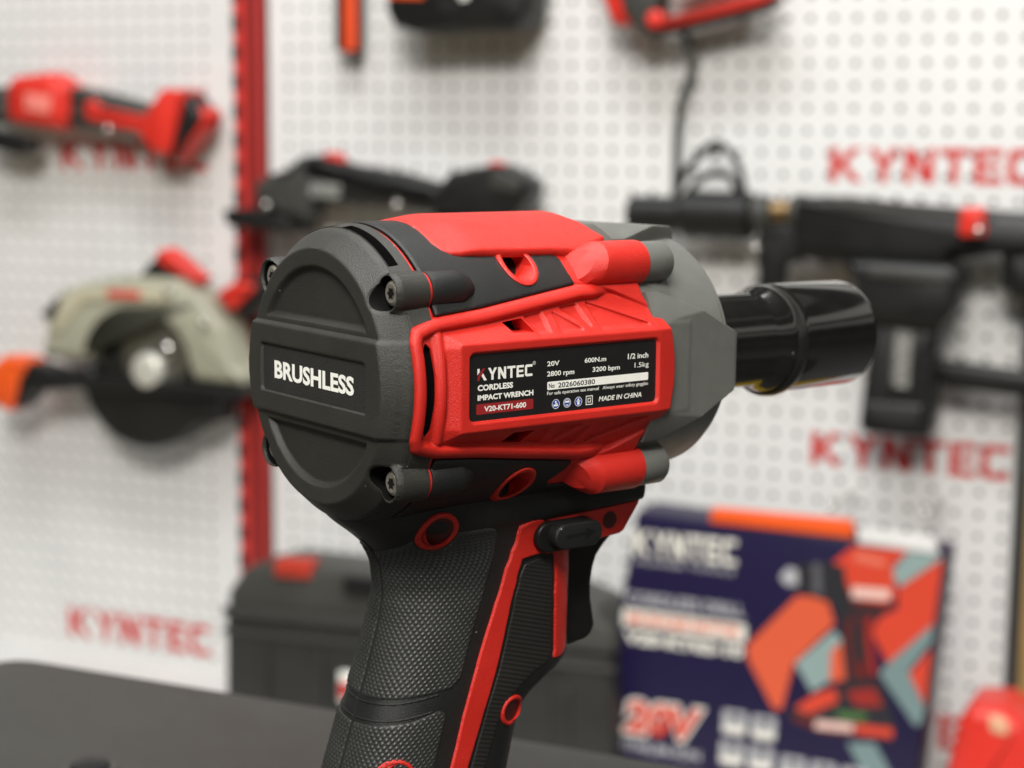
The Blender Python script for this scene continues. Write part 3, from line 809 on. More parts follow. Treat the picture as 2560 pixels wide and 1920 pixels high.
# --- grey gear case with its four flat facets
def gear_pos(x, t, d):
    th = t / RC
    r = np.interp(x, [70, 92, 96, 117, 117.8, 118.2], [39.0, 39.0, 38.3, 35.0, 34.4, 33.6])
    for k in range(4):
        a = (th - k * math.pi / 2 + math.pi) % (2 * math.pi) - math.pi
        z = np.tan(np.clip(a, -1.0, 1.0)) * 37.5
        top = 23.2 - np.clip((x - 89.5) / 28.5, 0, 1.2) * 13.9
        plane = np.interp(x, [70, 88, 118, 118.8], [39.0, 39.0, 37.4, 36.7])
        # a shallow trapezoid pad on the facet
        pad = np.maximum(np.abs(z) - 12.8, np.maximum(86 - x, x - 99.8))
        plane = plane + 0.22 * sstep((0.3 - pad) / 1.4)
        w = sstep((top - np.abs(z)) / 1.3 + 0.5) * (np.abs(a) < 0.75) * (x > 84)
        rf = plane / np.cos(np.clip(a, -1, 1))
        r = r + w * np.maximum(np.minimum(rf, 41.0) - r, -0.6)
    dth = np.abs((th + math.pi / 2) % math.pi - math.pi / 2)
    x = np.where((dth < math.radians(37)) & (x < 85.2), 85.2, x)
    return np.c_[x, -r * np.cos(th), r * np.sin(th)]
def gear_mesh():
    xs = np.r_[np.arange(72, 117, 0.6), np.arange(117, 119.3, 0.25)]
    ts = np.radians(np.arange(0, 360, 0.6)) * RC
    X, Tm = np.meshgrid(xs, ts, indexing='ij')
    V = gear_pos(X.ravel(), Tm.ravel(), None); n = len(ts); F = []
    for i in range(len(xs) - 1):
        for j in range(n):
            k = (j + 1) % n; F.append((i * n + j, i * n + k, (i + 1) * n + k, (i + 1) * n + j))
    b = len(V); last = V[-n:]
    ring2 = last * np.array([0, .46, .46]) + np.array([121.5, 0, 0])
    V = np.vstack([V, ring2])
    for j in range(n):
        k = (j + 1) % n; F.append((b - n + j, b - n + k, b + k, b + j))
    return V, F
gear = build("gear_case", gear_mesh(), GEAR, wrench, sharp=28)
build("nose", revolve([(119, 17), (123, 16.2), (126, 14.5), (126.5, 9)], 64), GEAR, gear)
build("anvil", revolve([(124, 8.5), (150, 8.5)], 32), STEEL, wrench)

for sy in (-1, 1):
    for sz in (1, -1):
        cy, cz = sy * 28.9, sz * 28.9
        pts = [(63.4, .05, 1), (63.5, 4.3, 1), (65.6, 5.75, .9), (68.6, 6.38, .5), (69.6, 6.4, .38), (74, 6.4, 0), (85.8, 6.4, 0), (86.8, 6.2, 0), (87.4, 5.6, 0)]
        rows = []
        ang = np.radians(np.arange(0, 360, 6))
        for x, r, w in pts:       # the rear end is cut on a slant that follows the radius outward
            cs = np.cos(ang); sn = np.sin(ang); out_ = r * (cs * sy + sn * sz) / math.sqrt(2)
            rows.append(np.c_[x + w * 0.85 * out_ + 1.5 * w, cy + r * cs, cz + r * sn])
        n = len(ang); F = []
        for i in range(len(rows) - 1):
            for j in range(n):
                k = (j + 1) % n; F.append((i * n + j, i * n + k, (i + 1) * n + k, (i + 1) * n + j))
        build("screw_boss", (np.vstack(rows), F), RED, wrench, sharp=22)
        build("case_boss", join(revolve([(84, 5.9), (88, 5.9), (95.6, 5.85), (96.6, 5.2), (97.2, 4.0)], 40, (cy, cz))), GEAR, gear, sharp=35)
        build("bolt_end", revolve([(97.0, 3.9), (97.9, 3.6), (98.0, 0.01)], 24, (cy, cz)), STEEL, gear)

# --- lower body, grip, trigger
gs = np.r_[np.linspace(0, 1, 90)]
def grip_mesh():
    zs = np.arange(-150, -30.0, 1.0); V, F = [], []
    for z in zs:
        x, y, L = section(min(z, -34.0))
        V.append(np.vstack([np.c_[x, y, np.full(len(x), z)], np.c_[x[-2:0:-1], -y[-2:0:-1], np.full(len(x) - 2, z)]]))
    n = len(V[0])
    for i in range(len(zs) - 1):
        for j in range(n):
            k = (j + 1) % n; F.append((i * n + j, i * n + k, (i + 1) * n + k, (i + 1) * n + j))
    return np.vstack(V), F
grip = build("grip", grip_mesh(), TPE, wrench, sharp=60)

def grip_patch(pts, hfun, step, er, top, mats, name, parent, r=1.0, both=True, holes=()):
    P = roundpoly(pts, r); sd0 = sd_poly(P)
    def sd(s, z):
        d = sd0(s, z)
        if holes:
            q = surf(s, z)
            for hx, hz, hr in holes:
                d = np.maximum(d, hr - np.hypot(q[:, 0] - hx, q[:, 2] - hz))
        return d
    def pos(s, z, d): return surf(s, z, top + hfun(s, z) * sstep(-d / 1.2) - edge_round(d, er) * (top + 0.35) / er)
    vf = patch((P[:, 0].min() - 1, P[:, 0].max() + 1), (P[:, 1].min() - 1, P[:, 1].max() + 1), step, sd, pos, lambda s, z: surf(s, z, -0.9))
    o = build(name, vf, mats, parent, sharp=75)
    if both: build(name, mirror(vf, 1), mats, parent, sharp=75)
    return o
def knurl(s, z): return 0.44 * np.maximum(np.cos(2 * np.pi * s / 1.7) * np.cos(2 * np.pi * z / 2.0), 0) ** 0.8
def ridges(s, z): return 0.13 * np.cos(2 * np.pi * (z + 0.28 * s) / 1.2) + 0.05 * np.cos(2 * np.pi * s / 1.0)
H1 = (27.3, -42.3); H2 = (55.0, -98.6); H3 = (15.6, -110.2)
KN = mat("knurled_rubber", (0.024, 0.025, 0.0235), 0.46, 0.5, grain=0.08, mottle=0.12, rough_var=0.06)
grip_patch([(0.35, -49.8), (6, -48.4), (12.6, -46.6), (19.4, -43.9), (23.2, -43.2), (34.6, -43.0), (46.2, -42.9, 2), (39.0, -48.8), (34.7, -54.1), (32.3, -59.3), (31.1, -64.5), (30.5, -69.6), (30.4, -74.8), (30.6, -80.0), (30.9, -85.1, 3), (28.2, -88.0, 3), (18, -89.1), (8.6, -89.9), (0.35, -90.4)],
           knurl, 0.27, 0.9, 0.3, KN, "grip_texture", grip, holes=((H1[0], H1[1], 5.7),))
grip_patch([(0.35, -97.0), (10.2, -96.1), (20, -94.9), (26.8, -92.9, 2), (30.0, -94.6, 3), (30.5, -112), (31, -126, 3), (0.35, -127)], knurl, 0.27, 0.9, 0.3, KN, "grip_texture", grip)
for za, zc in ((-90.9, -92.0), (-95.4, -96.4)):       # the two moulded ribs between the textured fields
    grip_patch([(0.4, za), (14, za + 1.0), (25, za + 2.6), (25.3, zc + 2.7), (14, zc + 1.0), (0.4, zc)], lambda s, z: 0 * s, 0.3, 0.4, 0.25, TPE, "grip_rib", grip, r=0.3)
grip_patch([(46, -55.6), (50.8, -54.8), (56.6, -55.2), (56.4, -60), (57.4, -66.5), (59.4, -72.5), (61.4, -78.6), (63.2, -84.6), (62.4, -87.0), (58.2, -88.2), (54.5, -91.5), (50.5, -97), (49.5, -112), (49, -126), (43.6, -126), (43.9, -98.2), (43.6, -85), (42.7, -72), (42.6, -64), (43.6, -59.2)], ridges, 0.3, 0.6, 0.25, mat("ridged_rubber", (0.014, 0.0135, 0.012), 0.5, grain=0.05, mottle=0.12), "grip_texture", grip, r=1.5)
# red stripe down the side
SL = [(48.8, -46.1), (42.6, -51.0), (38.8, -55.8), (36.7, -60.8), (35.6, -65.7), (35.0, -70.5), (34.7, -75.4), (34.6, -80.3), (34.7, -85.1), (35.0, -89.9), (35.4, -94.8), (35.7, -99.7), (35.9, -104.6), (36.0, -109.4), (36.2, -126)]
SR = [(45.2, -54.2, 1), (42.9, -58.7), (41.7, -63.1), (41.4, -67.6), (41.6, -72.1), (42.0, -76.6), (42.3, -81.1), (42.5, -85.4), (42.7, -89.7), (42.9, -94.0), (43.0, -98.2), (42.8, -102.4), (42.6, -106.6), (42.4, -110.8), (42.4, -126)]
grip_patch([(62, -42.6, 0), (57.5, -42.8), (52.0, -44.1, 4)] + SL + SR[::-1] + [(50, -53.7, 1), (62, -53.4, 0)], lambda s, z: 0 * s, 0.3, 0.5, 0.75, RED, "grip_stripe", grip, r=1.2)
grip_patch([(57.4, -51, 0), (57.3, -60), (58.3, -66.5), (60.2, -72.5), (62.4, -78.6), (64.4, -84.0), (64.6, -86.2, 1.5), (68.0, -86.6, 2), (71.4, -84.5, 2), (68.3, -75), (65.6, -66), (65.0, -58), (66.2, -51, 0)], lambda s, z: 0 * s, 0.4, 0.5, 0.6, RED, "trigger_guard", grip, r=1.2)
# seam down the back
zs_ = np.arange(-148, -45, 1.5)
build("grip_seam", tube(np.c_[surf(np.zeros(len(zs_)), zs_)[:, 0] + 0.14, np.zeros(len(zs_)), zs_], 0.32, 6), mat("seam_black", (0.004, 0.004, 0.004), 0.8), grip)

def grip_hole(hx, hz, ro, ri, depth=9):
    y0 = None
    ss = np.linspace(2, 70, 700); q = surf(ss, np.full(700, hz))
    yv = np.interp(hx, q[:, 0], q[:, 1])
    zg = np.arange(hz - ro - 2, hz + ro + 2, 0.2); xg = np.arange(hx - ro - 2, hx + ro + 2, 0.2); G = []
    for zz in zg:
        q = surf(ss, np.full(700, zz)); o = np.argsort(q[:, 0]); G.append(np.interp(xg, q[o, 0], q[o, 1]))
    G = np.array(G)
    def yat(x, z):
        i = np.clip((z - zg[0]) / 0.2, 0, len(zg) - 1.001); j = np.clip((x - xg[0]) / 0.2, 0, len(xg) - 1.001)
        i0, j0 = i.astype(int), j.astype(int); a, b = i - i0, j - j0
        return G[i0, j0] * (1 - a) * (1 - b) + G[i0 + 1, j0] * a * (1 - b) + G[i0, j0 + 1] * (1 - a) * b + G[i0 + 1, j0 + 1] * a * b
    rm, rw = (ro + ri) / 2, (ro - ri) / 2
    v = patch((hx - ro - 1, hx + ro + 1), (hz - ro - 1, hz + ro + 1), 0.3, lambda x, z: np.abs(np.hypot(x - hx, z - hz) - rm) - rw,
              lambda x, z, d: np.c_[x, yat(x, z) - 0.75 + edge_round(d, 0.5), z],
              lambda x, z: np.c_[x, np.where(np.hypot(x - hx, z - hz) < rm, yv - 0.1, yat(x, z) + 0.6), z])
    o = build("screw_hole", v, RED, grip, sharp=45)
    # dark red disc just under the rim stands in for the bore's shade
    a = np.linspace(0, 2 * math.pi, 28, endpoint=False)
    build("well_shade", ([(hx + (ri + .1) * math.cos(t), float(yat(np.array([hx + ri * math.cos(t)]), np.array([hz + ri * math.sin(t)]))[0]) - 0.28, hz + (ri + .1) * math.sin(t)) for t in a], [tuple(range(28))]),
          mat("well_shade_red", (0.05, 0.005, 0.004), 0.6), grip, smooth=False)
grip_hole(H1[0], H1[1], 5.7, 4.1)
grip_hole(H2[0], H2[1], 4.6, 3.2)
grip_hole(H3[0], H3[1], 5.4, 4.0)

# flange under the head, red trigger arm below it
def flange_mesh():
    xs = np.r_[np.linspace(38, 97.5, 60), 98.5, 99.3, 99.9, 100.2]; ts = np.linspace(0, 1, 12); V, F = [], []
    for x in xs:
        zb_ = -43.7 + np.clip((x - 58) / 42, 0, 1) * 2.2
        zz = -32 + (zb_ + 32) * ts
        w = sm(ZW, WW, zz) + 0.25 - 1.0 * sstep((44 - x) / 6)
        w = np.where(zz < zb_ + 0.6, w - 0.35, w)
        if x > 98: w = w - {98.5: .1, 99.3: .4, 99.9: .9, 100.2: 1.6}[round(float(x), 1)]
        V.append(np.vstack([np.c_[np.full(12, x), -w, zz], np.c_[np.full(12, x), w[::-1], zz[::-1]]]))
    n = 24
    for i in range(len(xs) - 1):
        for j in range(n):
            k = (j + 1) % n; F.append((i * n + j, i * n + k, (i + 1) * n + k, (i + 1) * n + j))
    F += [tuple(range(n)), tuple(reversed(range((len(xs) - 1) * n, len(xs) * n)))]
    return np.vstack(V), F
build("flange", flange_mesh(), TPE, wrench, sharp=50)
arm = build("trigger_arm", prism(roundpoly([(64, -43.0), (66, -42.9), (99.6, -41.2), (98.6, -43.4), (93.2, -50.6, 1.5), (91.5, -51.3), (79, -52.2), (76, -53.4), (64, -53.6)], .8), -18.9, 18.9, 0.9), RED, wrench)
hw = prism(circle(87.4, -46.6, 2.6, 24), -18.96, -18.2, 0, back=False)
build("well_shade", hw, mat("well_shade_red", (0.05, 0.005, 0.004), 0.6), arm, smooth=True)  # dark red disc on the surface paints the hole's shade
swb = build("direction_switch", prism(stadium(59.6, 81.0, -48.4, 4.5), -20.6, -15, 0.7), DARK, wrench)
build("slider", prism(stadium(63.2, 80.4, -48.0, 3.75), -24.4, -18, 0.7), TPE, swb)
build("arrow_mark", flat(([(67, -48.6), (74, -48.3), (74, -49.4), (78, -47.6), (74.2, -46.2), (74, -47.2), (67, -47.5)], [tuple(range(7))]), -24.44), DARK, swb, smooth=False)
def trigger_mesh():
    kz = [-51, -52.5, -54.6, -57, -60, -63.5, -68, -73, -78, -81.5, -83.5, -85, -85.8]
    kx = [101, 100.3, 98.6, 95.6, 93.0, 91.6, 90.9, 91.0, 92.0, 92.6, 91.6, 89.6, 86.5]
    zs = np.r_[np.linspace(-51, -83, 40), np.linspace(-83.4, -85.8, 8)]; V, F = [], []
    for z in zs:
        xf = np.interp(-z, [-k for k in kz], kx); w = 8.4 - 1.2 * sstep((-84.4 - z) / 1.4)
        a = np.radians(np.linspace(0, 90, 7)); r = 3.2
        side = np.r_[[(74.0, -w)], np.c_[xf - r + r * np.sin(a), -(w - r + r * np.cos(a))]]
        ring = np.vstack([side, side[::-1] * np.array([1, -1])])
        V.append(np.c_[ring, np.full(len(ring), z)])
    n = len(V[0])
    for i in range(len(zs) - 1):
        for j in range(n):
            k = (j + 1) % n; F.append((i * n + j, i * n + k, (i + 1) * n + k, (i + 1) * n + j))
    F += [tuple(range(n)), tuple(reversed(range((len(zs) - 1) * n, len(zs) * n)))]
    return np.vstack(V), F
build("trigger", trigger_mesh(), DARK, wrench, sharp=50)
bat = build("battery", prism(roundpoly([(-46, -199.6), (74, -199.6), (78, -176), (66, -150), (-14, -144), (-44, -158)], 6), -37, 37, 6, 4), DARK, wrench)
build("battery_stripe", box(-30, 60, -37.4, -36, -186, -178, 0.3), RED, bat)

# --- socket pushed on the anvil: a thing of its own
sock = thing("impact_socket", "glossy black steel socket with retaining band on the nose of the wrench", "socket", (128, 0, -1))
st = -0.006
sb = build("socket_body", revolve([(127.5, 9), (127.5, 13.3), (128.3, 14.3), (129.6, 14.75), (158.5, 14.9), (160.2, 15.4), (163.2, 16.9), (164.6, 17.3), (166, 17.35), (166.8, 16.9), (169.2, 16.9), (170, 17.4), (171, 17.5), (201.2, 17.5), (202.5, 17.2), (203.2, 16.5), (203.5, 15.8), (203.5, 12.5), (180, 11.8)], 128, (0, -0.2), tilt=st), SOCK, sock, sharp=40)
ringc = [(165.2, 15.2), (165.4, 17.4), (166.4, 17.9), (168.0, 18.05), (169.5, 17.8), (170.4, 17.3), (170.6, 15.2)]
build("retaining_band", revolve(ringc, 96, (0, -1.25)), mat("band_rubber", (0.012, 0.011, 0.01), 0.3, 0.6, grain=0.05, rough_var=0.08), sock, sharp=50)

# ------------------------------------------------------------------ things hung on or standing by the peg wall
def plate(pts, off, depth, bevel=6, r=6):
    """body whose outline is given on the wall plane (u, z); its front stands off the wall by off"""
    return prism(roundpoly(pts, r, 4), -off, -(off - depth), bevel, 3)

# red cordless multi tool, upper left
t = thing("cordless_tool", "red and black cordless tool with a blocky red battery foot, hung at the upper left", "power tool", (-560, 0, 60), 'wall', "tools hung on the peg wall")
build("head", plate([(-690, 122), (-680, 133), (-622, 138), (-594, 120), (-595, 82), (-606, 64), (-692, 75)], 70, 60, 16, 12), REDP, t)
build("nose", plate([(-735, 118), (-692, 122), (-692, 76), (-735, 72)], 66, 52, 14, 10), GRY, t)
build("handle", plate([(-598, 121), (-540, 112), (-456, 94), (-470, 60), (-540, 64), (-600, 66)], 60, 40, 14, 8), GRY, t)
build("handle_inlay", plate([(-568, 100), (-552, 104), (-540, 94), (-458, 80), (-470, 60), (-540, 74), (-566, 78)], 66, 20, 6, 5), REDP, t)
build("head_label", plate([(-655, 112), (-612, 108), (-616, 84), (-655, 90)], 71.5, 5, 1, 3), mat("pale_red_print", (0.80, 0.22, 0.18), 0.45), t)
build("battery", plate([(-447, 116), (-412, 116), (-436, 36), (-458, 36), (-487, 66)], 72, 58, 8, 6), REDP, t)
build("battery_side", plate([(-414, 112), (-392, 84), (-398, 72), (-437, 30), (-444, 40)], 64, 46, 6, 5), BLK, t)
build("battery_rim", plate([(-398, 98), (-388, 84), (-394, 68), (-437, 26), (-437, 32), (-402, 72)], 58, 40, 3, 3), REDP, t)
build("foot_plate", plate([(-740, 68), (-705, 62), (-659, 54), (-656, 40), (-676, 32), (-740, 44)], 60, 26, 5, 5), BLK, t)

# circular saw, left
t = thing("circular_saw", "circular saw with a pale olive upper guard and black lower guard, hung at the left", "circular saw", (-480, 0, -340), 'wall', "tools hung on the peg wall")
G = [(-634, -172), (-601, -141), (-568, -128), (-505, -117), (-428, -117), (-386, -140), (-355, -175), (-342, -222), (-327, -230), (-328, -244), (-398, -243)]
arc = [(-482 + 76 * math.cos(a), -226 + 66 * math.sin(a)) for a in np.radians(np.linspace(2, 178, 22))]
build("upper_guard", plate(G + arc + [(-567, -226), (-634, -227), (-624, -185)], 80, 62, 8, 5), OLIVE, t)
build("guard_ledge", plate([(-598, -150), (-570, -136), (-430, -128), (-432, -146), (-560, -150), (-596, -190), (-612, -196)], 84, 10, 3, 4), mat("pale_olive", (0.46, 0.43, 0.31), 0.45, mottle=0.05), t)
build("guard_label", plate([(-523, -134), (-472, -133), (-472, -143), (-523, -144)], 85, 4, 0.5, 1), REDW, t)
build("guard_notch", plate([(-632, -172), (-603, -146), (-596, -150), (-614, -178)], 82, 6, 1, 2), GRY, t)
LG = [(-482 + 96 * math.cos(a), -244 + 92 * math.sin(a)) for a in np.radians(np.linspace(190, 318, 22))]
build("lower_guard", plate([(-578, -258), (-566, -232), (-556, -246)] + [(-368, -262), (-371, -294)] + LG[::-1], 72, 50, 7, 4), BLK, t)
build("blade", plate(circle(-476, -226, 80, 40), 56, 4, 1, 0), mat("dark_blade_steel", (0.03, 0.029, 0.025), 0.5, metallic=0.3, rough_var=0.1), t)
build("blade_flange", plate(circle(-468, -214, 50, 36), 64, 6, 2, 0), mat("dull_olive_steel", (0.085, 0.08, 0.06), 0.5, 0.4, mottle=0.2, mottle_scale=25, rough_var=0.1), t)
build("hub_washer", plate(circle(-466, -234, 30, 28), 74, 8, 3, 0), mat("grey_washer", (0.16, 0.155, 0.14), 0.4, 0.5, metallic=0.4), t)
build("hub", plate(circle(-466, -234, 23, 28), 88, 20, 8, 0), mat("pale_alloy", (0.62, 0.61, 0.54), 0.35, 0.5, metallic=0.3, rough_var=0.05), t)
build("lock_bolt", plate(circle(-444, -208, 13, 20), 80, 18, 5, 0), CHROME, t)
build("base_plate", plate([(-668, -250), (-600, -246), (-330, -246), (-330, -259), (-577, -264), (-668, -276)], 86, 70, 4, 3), BLK, t)
build("side_handle", plate([(-722, -262), (-706, -238), (-692, -228), (-648, -231), (-662, -258), (-682, -303), (-722, -290)], 90, 50, 10, 8), ORG, t)
build("handle_core", plate([(-660, -236), (-644, -236), (-600, -246), (-600, -268), (-640, -264), (-676, -302), (-678, -280)], 84, 40, 6, 5), BLK, t)
build("top_handle", plate([(-464, -84), (-450, -80), (-396, -118), (-408, -126), (-470, -97)], 62, 34, 7, 4), REDP, t)
build("handle_grip", plate([(-471, -93), (-500, -120), (-420, -126)], 56, 30, 5, 4), BLK, t)
build("rear_handle", plate([(-378, -136), (-360, -124), (-345, -117), (-314, -122), (-352, -156)], 66, 34, 7, 6), REDP, t)
build("rear_grip", plate([(-346, -120), (-330, -113), (-300, -116), (-306, -140), (-338, -166), (-356, -154)], 58, 32, 7, 6), BLK, t)
for u, z in ((-430, -132), (-379, -168)):
    build("rivet", plate(circle(u, z, 5, 14), 90, 12, 3, 0), CHROME, t)

# black angle grinder, centre left
t = thing("angle_grinder", "black cordless angle grinder with a faceted battery, hung just right of the red upright", "angle grinder", (-130, 0, -54), 'wall', "tools hung on the peg wall")
build("gear_head", plate([(-317, 4), (-298, 14), (-268, 23), (-255, 36), (-238, 37), (-237, -18), (-244, -42), (-308, -31), (-317, -22)], 66, 50, 10, 6), GRY, t)
build("disc_guard", plate([(-352, -28), (-310, -28), (-258, -38), (-256, -56), (-346, -48)], 82, 70, 4, 5), BLK, t)
build("body", plate([(-258, 37), (-225, 39), (-190, 28), (-120, 19), (-60, 5), (-70, -28), (-116, -24), (-186, -20), (-240, -20)], 66, 48, 16, 8), BLK, t)
build("battery", plate([(-66, 3), (-50, 21), (-6, 29), (12, 31), (50, 13), (48, -5), (27, -34), (-4, -40), (-71, -36)], 78, 62, 12, 6), BLK, t)
build("battery_face", plate([(10, 27), (44, 12), (40, 0), (4, 4)], 80, 6, 2, 3), GRY, t)
build("switch", plate([(-222, 42), (-202, 41), (-194, 29), (-220, 32)], 62, 20, 4, 3), REDP, t)
build("battery_latch", plate([(-2, 34), (12, 34), (16, 27), (-4, 28)], 66, 16, 2, 2), REDP, t)
build("body_print", flat(text2d("KYNTEC", -236, -12, -196, 4, .03), -66.5), mat("grey_print", (0.30, 0.30, 0.28), 0.5), t, smooth=False)
build("name_strip", plate([(-238, 9), (-194, 4), (-196, -13), (-239, -7)], 66.2, 4, 0.5, 2), mat("strip_grey", (0.12, 0.12, 0.11), 0.4), t)

# orange-striped strap and black tool at the top edge
t = thing("strap", "narrow black strap with an orange stripe hanging down from the top edge", "strap", (-204, 0, 158), 'wall')
build("webbing", plate([(-220, 420), (-189, 420), (-189, 160), (-197, 156), (-221, 163)], 34, 20, 3, 3), BLK, t)
build("stripe", plate([(-209, 418), (-189.5, 418), (-189.5, 162), (-208, 160)], 36, 6, 1, 1), mat("orange_red_webbing", (0.70, 0.07, 0.015), 0.5, mottle=0.1), t)
t = thing("cordless_tool", "black cordless tool foot with an orange patch, cut by the top edge", "power tool", (-40, 0, 180), 'wall', "tools hung on the peg wall")
build("battery_base", plate([(-124, 300), (-126, 203), (-116, 186), (-88, 178), (-36, 181), (34, 180), (47, 196), (50, 214), (46, 300)], 84, 70, 9, 8), BLK, t)
build("patch", plate([(-124, 290), (-76, 290), (-76, 215), (-122, 217)], 86, 6, 2, 2), ORG, t)
build("print", plate([(-38, 270), (-12, 270), (-20, 214), (-30, 212)], 85, 3, 0.5, 2), INK, t)
build("recess", plate([(-60, 215), (-34, 210), (-40, 188), (-64, 190)], 85, 4, 1, 4), DARK, t)
build("recess", plate([(14, 212), (36, 208), (38, 192), (16, 190)], 85, 4, 1, 4), DARK, t)
t = thing("cordless_saw", "red framed tool with a black corner joint, cut by the top edge at the right", "power tool", (220, 0, 175), 'wall', "tools hung on the peg wall")
build("frame", plate([(112, 320), (131, 212), (143, 184), (163, 184), (170, 210), (150, 320)], 64, 40, 8, 5), REDP, t)
build("lower_rail", plate([(188, 182), (206, 190), (300, 212), (324, 216), (322, 206), (309, 201), (203, 178)], 66, 40, 5, 4), REDP, t)
build("rail_sole", plate([(170, 184), (186, 172), (205, 174), (312, 197), (326, 206), (326, 211), (200, 182)], 62, 38, 3, 3), BLK, t)
build("joint", plate([(148, 226), (158, 196), (176, 174), (190, 176), (200, 210), (196, 300), (150, 300)], 70, 40, 8, 6), GRY, t)
build("knob", plate(circle(195, 188, 10, 20), 74, 24, 5, 0), REDP, t)
build("body", plate([(206, 320), (208, 206), (290, 224), (310, 320)], 56, 34, 5, 5), mat("pale_grey_plastic", (0.45, 0.45, 0.44), 0.45, mottle=0.1), t)
c = thing("cable", "grey cable hanging down the peg wall from the red tool to the black gun", "cable", (208, 0, -2), 'wall')
build("cord", tube(spline([(208, -18, 190), (218, -20, 160), (222, -20, 138), (212, -20, 108), (207, -20, 70), (207, -22, 30), (209, -26, -2)], 8), 4.6, 10), GRY, c)

# black pressure washer gun, right
t = thing("washer_gun", "long black pressure gun with a brass fitting and hanging battery, at the right", "pressure washer", (440, 0, -240), 'wall', "tools hung on the peg wall")
def bar(u0, u1, z, r, off, zr=None, n=28):
    v, f = revolve([(u0, .01), (u0, r * .8), (u0 + r * .2, r), (u1 - r * .2, r), (u1, r * .8), (u1, .01)], n, (-off, z)); return v, f
build("nozzle", bar(163, 228, -21, 20, 50), BLK, t)
build("collar", bar(224, 306, -20, 26, 50), BLK, t)
build("fitting", join(bar(304, 326, -17, 19, 50), bar(346, 366, -15, 19, 50)), GRY, t)
build("brass_ring", bar(324, 348, -15, 13, 50), BRASS, t)
build("body", plate([(354, 2), (406, 3), (470, -3), (620, -11), (620, -50), (522, -52), (522, -66), (384, -67), (355, -58)], 74, 50, 10, 6), BLK, t)
build("trigger_block", plate([(313, -30), (358, -24), (368, -62), (344, -72), (340, -110), (316, -110), (312, -49)], 62, 26, 6, 5), BLK, t)
build("top_strip", plate([(400, 1), (470, -5), (560, -11), (560, -16), (400, -8)], 76, 6, 1, 1), GRY, t)
build("battery", plate([(407, -62), (438, -60), (526, -62), (536, -72), (528, -108), (512, -132), (432, -126), (424, -81)], 92, 60, 10, 7), BLK, t)
build("battery_ledge", plate([(440, -66), (518, -68), (522, -80), (440, -78)], 95, 10, 3, 3), GRY, t)
build("grip_tower", plate([(444, -126), (513, -128), (508, -236), (504, -242), (439, -242), (434, -234), (436, -205)], 84, 52, 8, 6), BLK, t)
build("tower_foot", plate([(437, -206), (503, -206), (501, -238), (440, -240), (436, -232)], 88, 54, 6, 5), BLK, t)
gv, gf = text2d("KYNTEC", -190, -8, -134, 6, .03)
build("tower_print", (np.c_[477 - gv[:, 1], np.full(len(gv), -84.6), gv[:, 0]], [q for q in gf]), mat("grey_print", (0.30, 0.30, 0.28), 0.5), t, smooth=False)
build("collar_print", flat(text2d("KYNTEC", 240, -25, 298, -9, .04), -73.4), mat("grey_print", (0.30, 0.30, 0.28), 0.5), t, smooth=False)
build("print_strip", plate([(468, -130), (487, -132), (485, -191), (466, -188)], 84.3, 3, 0.3, 2), mat("strip_grey", (0.12, 0.12, 0.11), 0.4), t)
build("clip", plate([(529, -4), (552, -4), (555, -33), (528, -34)], 86, 30, 4, 4), REDP, t)
build("rear_grip", plate([(568, -44), (620, -44), (620, -100), (592, -98), (569, -84)], 64, 36, 7, 6), BLK, t)
build("cross_bar", plate([(500, -164), (530, -166), (620, -174), (620, -198), (516, -192)], 56, 30, 5, 4), BLK, t)
for pth in ([(216, 3), (222, 22), (238, 40), (260, 56), (276, 46), (288, 26), (291, 2)], [(230, 3), (240, 16), (258, 24), (276, 20), (284, 4)], [(214, 3), (226, 24), (244, 48), (258, 57), (262, 50), (256, 40)]):
    build("cable_loop", tube(spline([(u, -44, z) for u, z in pth], 6), 4.0, 8), BLK, t)

# bright hooks that carry the tools
hooks = [(-515, 66, 82), (-284, -22, 86), (-108, -17, 86), (319, -52, 84), (549, -26, 92), (414, -320, 100), (511, -316, 100)]
WORDS = ["bright steel hook under the handle of the red tool at upper left", "bright steel hook at the head end of the black angle grinder", "bright steel hook under the middle of the black angle grinder",
         "bright steel hook below the brass fitting of the black gun", "bright steel hook in front of the red clip on the black gun", "bright steel hook above the blue box, near its middle", "bright steel hook above the blue box, near its right corner"]
for (u, z, off), w in zip(hooks, WORDS):
    h = thing("peg_hook", w, "hook", (u, 0, z), 'wall', "hooks in the peg wall")
    build("prong", tube([(u, 6, z), (u, -off + 6, z)], 2.2, 10), CHROME, h)
    build("tip", tube([(u, -off + 6, z), (u, -off, z + 3), (u, -off - 2, z + 9)], [2.4, 2.6, 2.2], 12), CHROME, h)
    s_ = sphere((0, 0, 0), 4.6); build("ball", (s_[0] + np.array([u, -off - 2, z]), s_[1]), CHROME, h)

# blue carton with a drill printed on it
t = thing("carton", "dark blue carton with red and teal stripes and a drill printed on its front", "box", (360, 0, -646), 'wall')
TL, TR, BR, BL = np.array([221, -331.]), np.array([543.5, -343.]), np.array([519, -646.]), np.array([175, -646.])
NAVY = mat("navy_carton", (0.0110, 0.0075, 0.040), 0.42, 0.3, mottle=0.06, mottle_scale=20)
build("carton_body", prism([TL, TR, BR, BL], -170, -105, 1.5, 2), NAVY, t, sharp=50)
def onbox(p):
    a = (p[0] - 184.0) / 352.0; b = (p[1] + 600.0) / 269.0
    return p
def printed(name, pts, m, y, r=0):
    P = roundpoly(pts, r, 4) if r > 0 else np.array(pts, float)
    build(name, flat((P, [tuple(range(len(P)))]), -170 - y), m, t, smooth=False)
PR = mat("print_red", (0.62, 0.055, 0.025), 0.42, mottle=0.05, mottle_scale=20); PO_ = mat("print_orange", (0.66, 0.10, 0.04), 0.42)
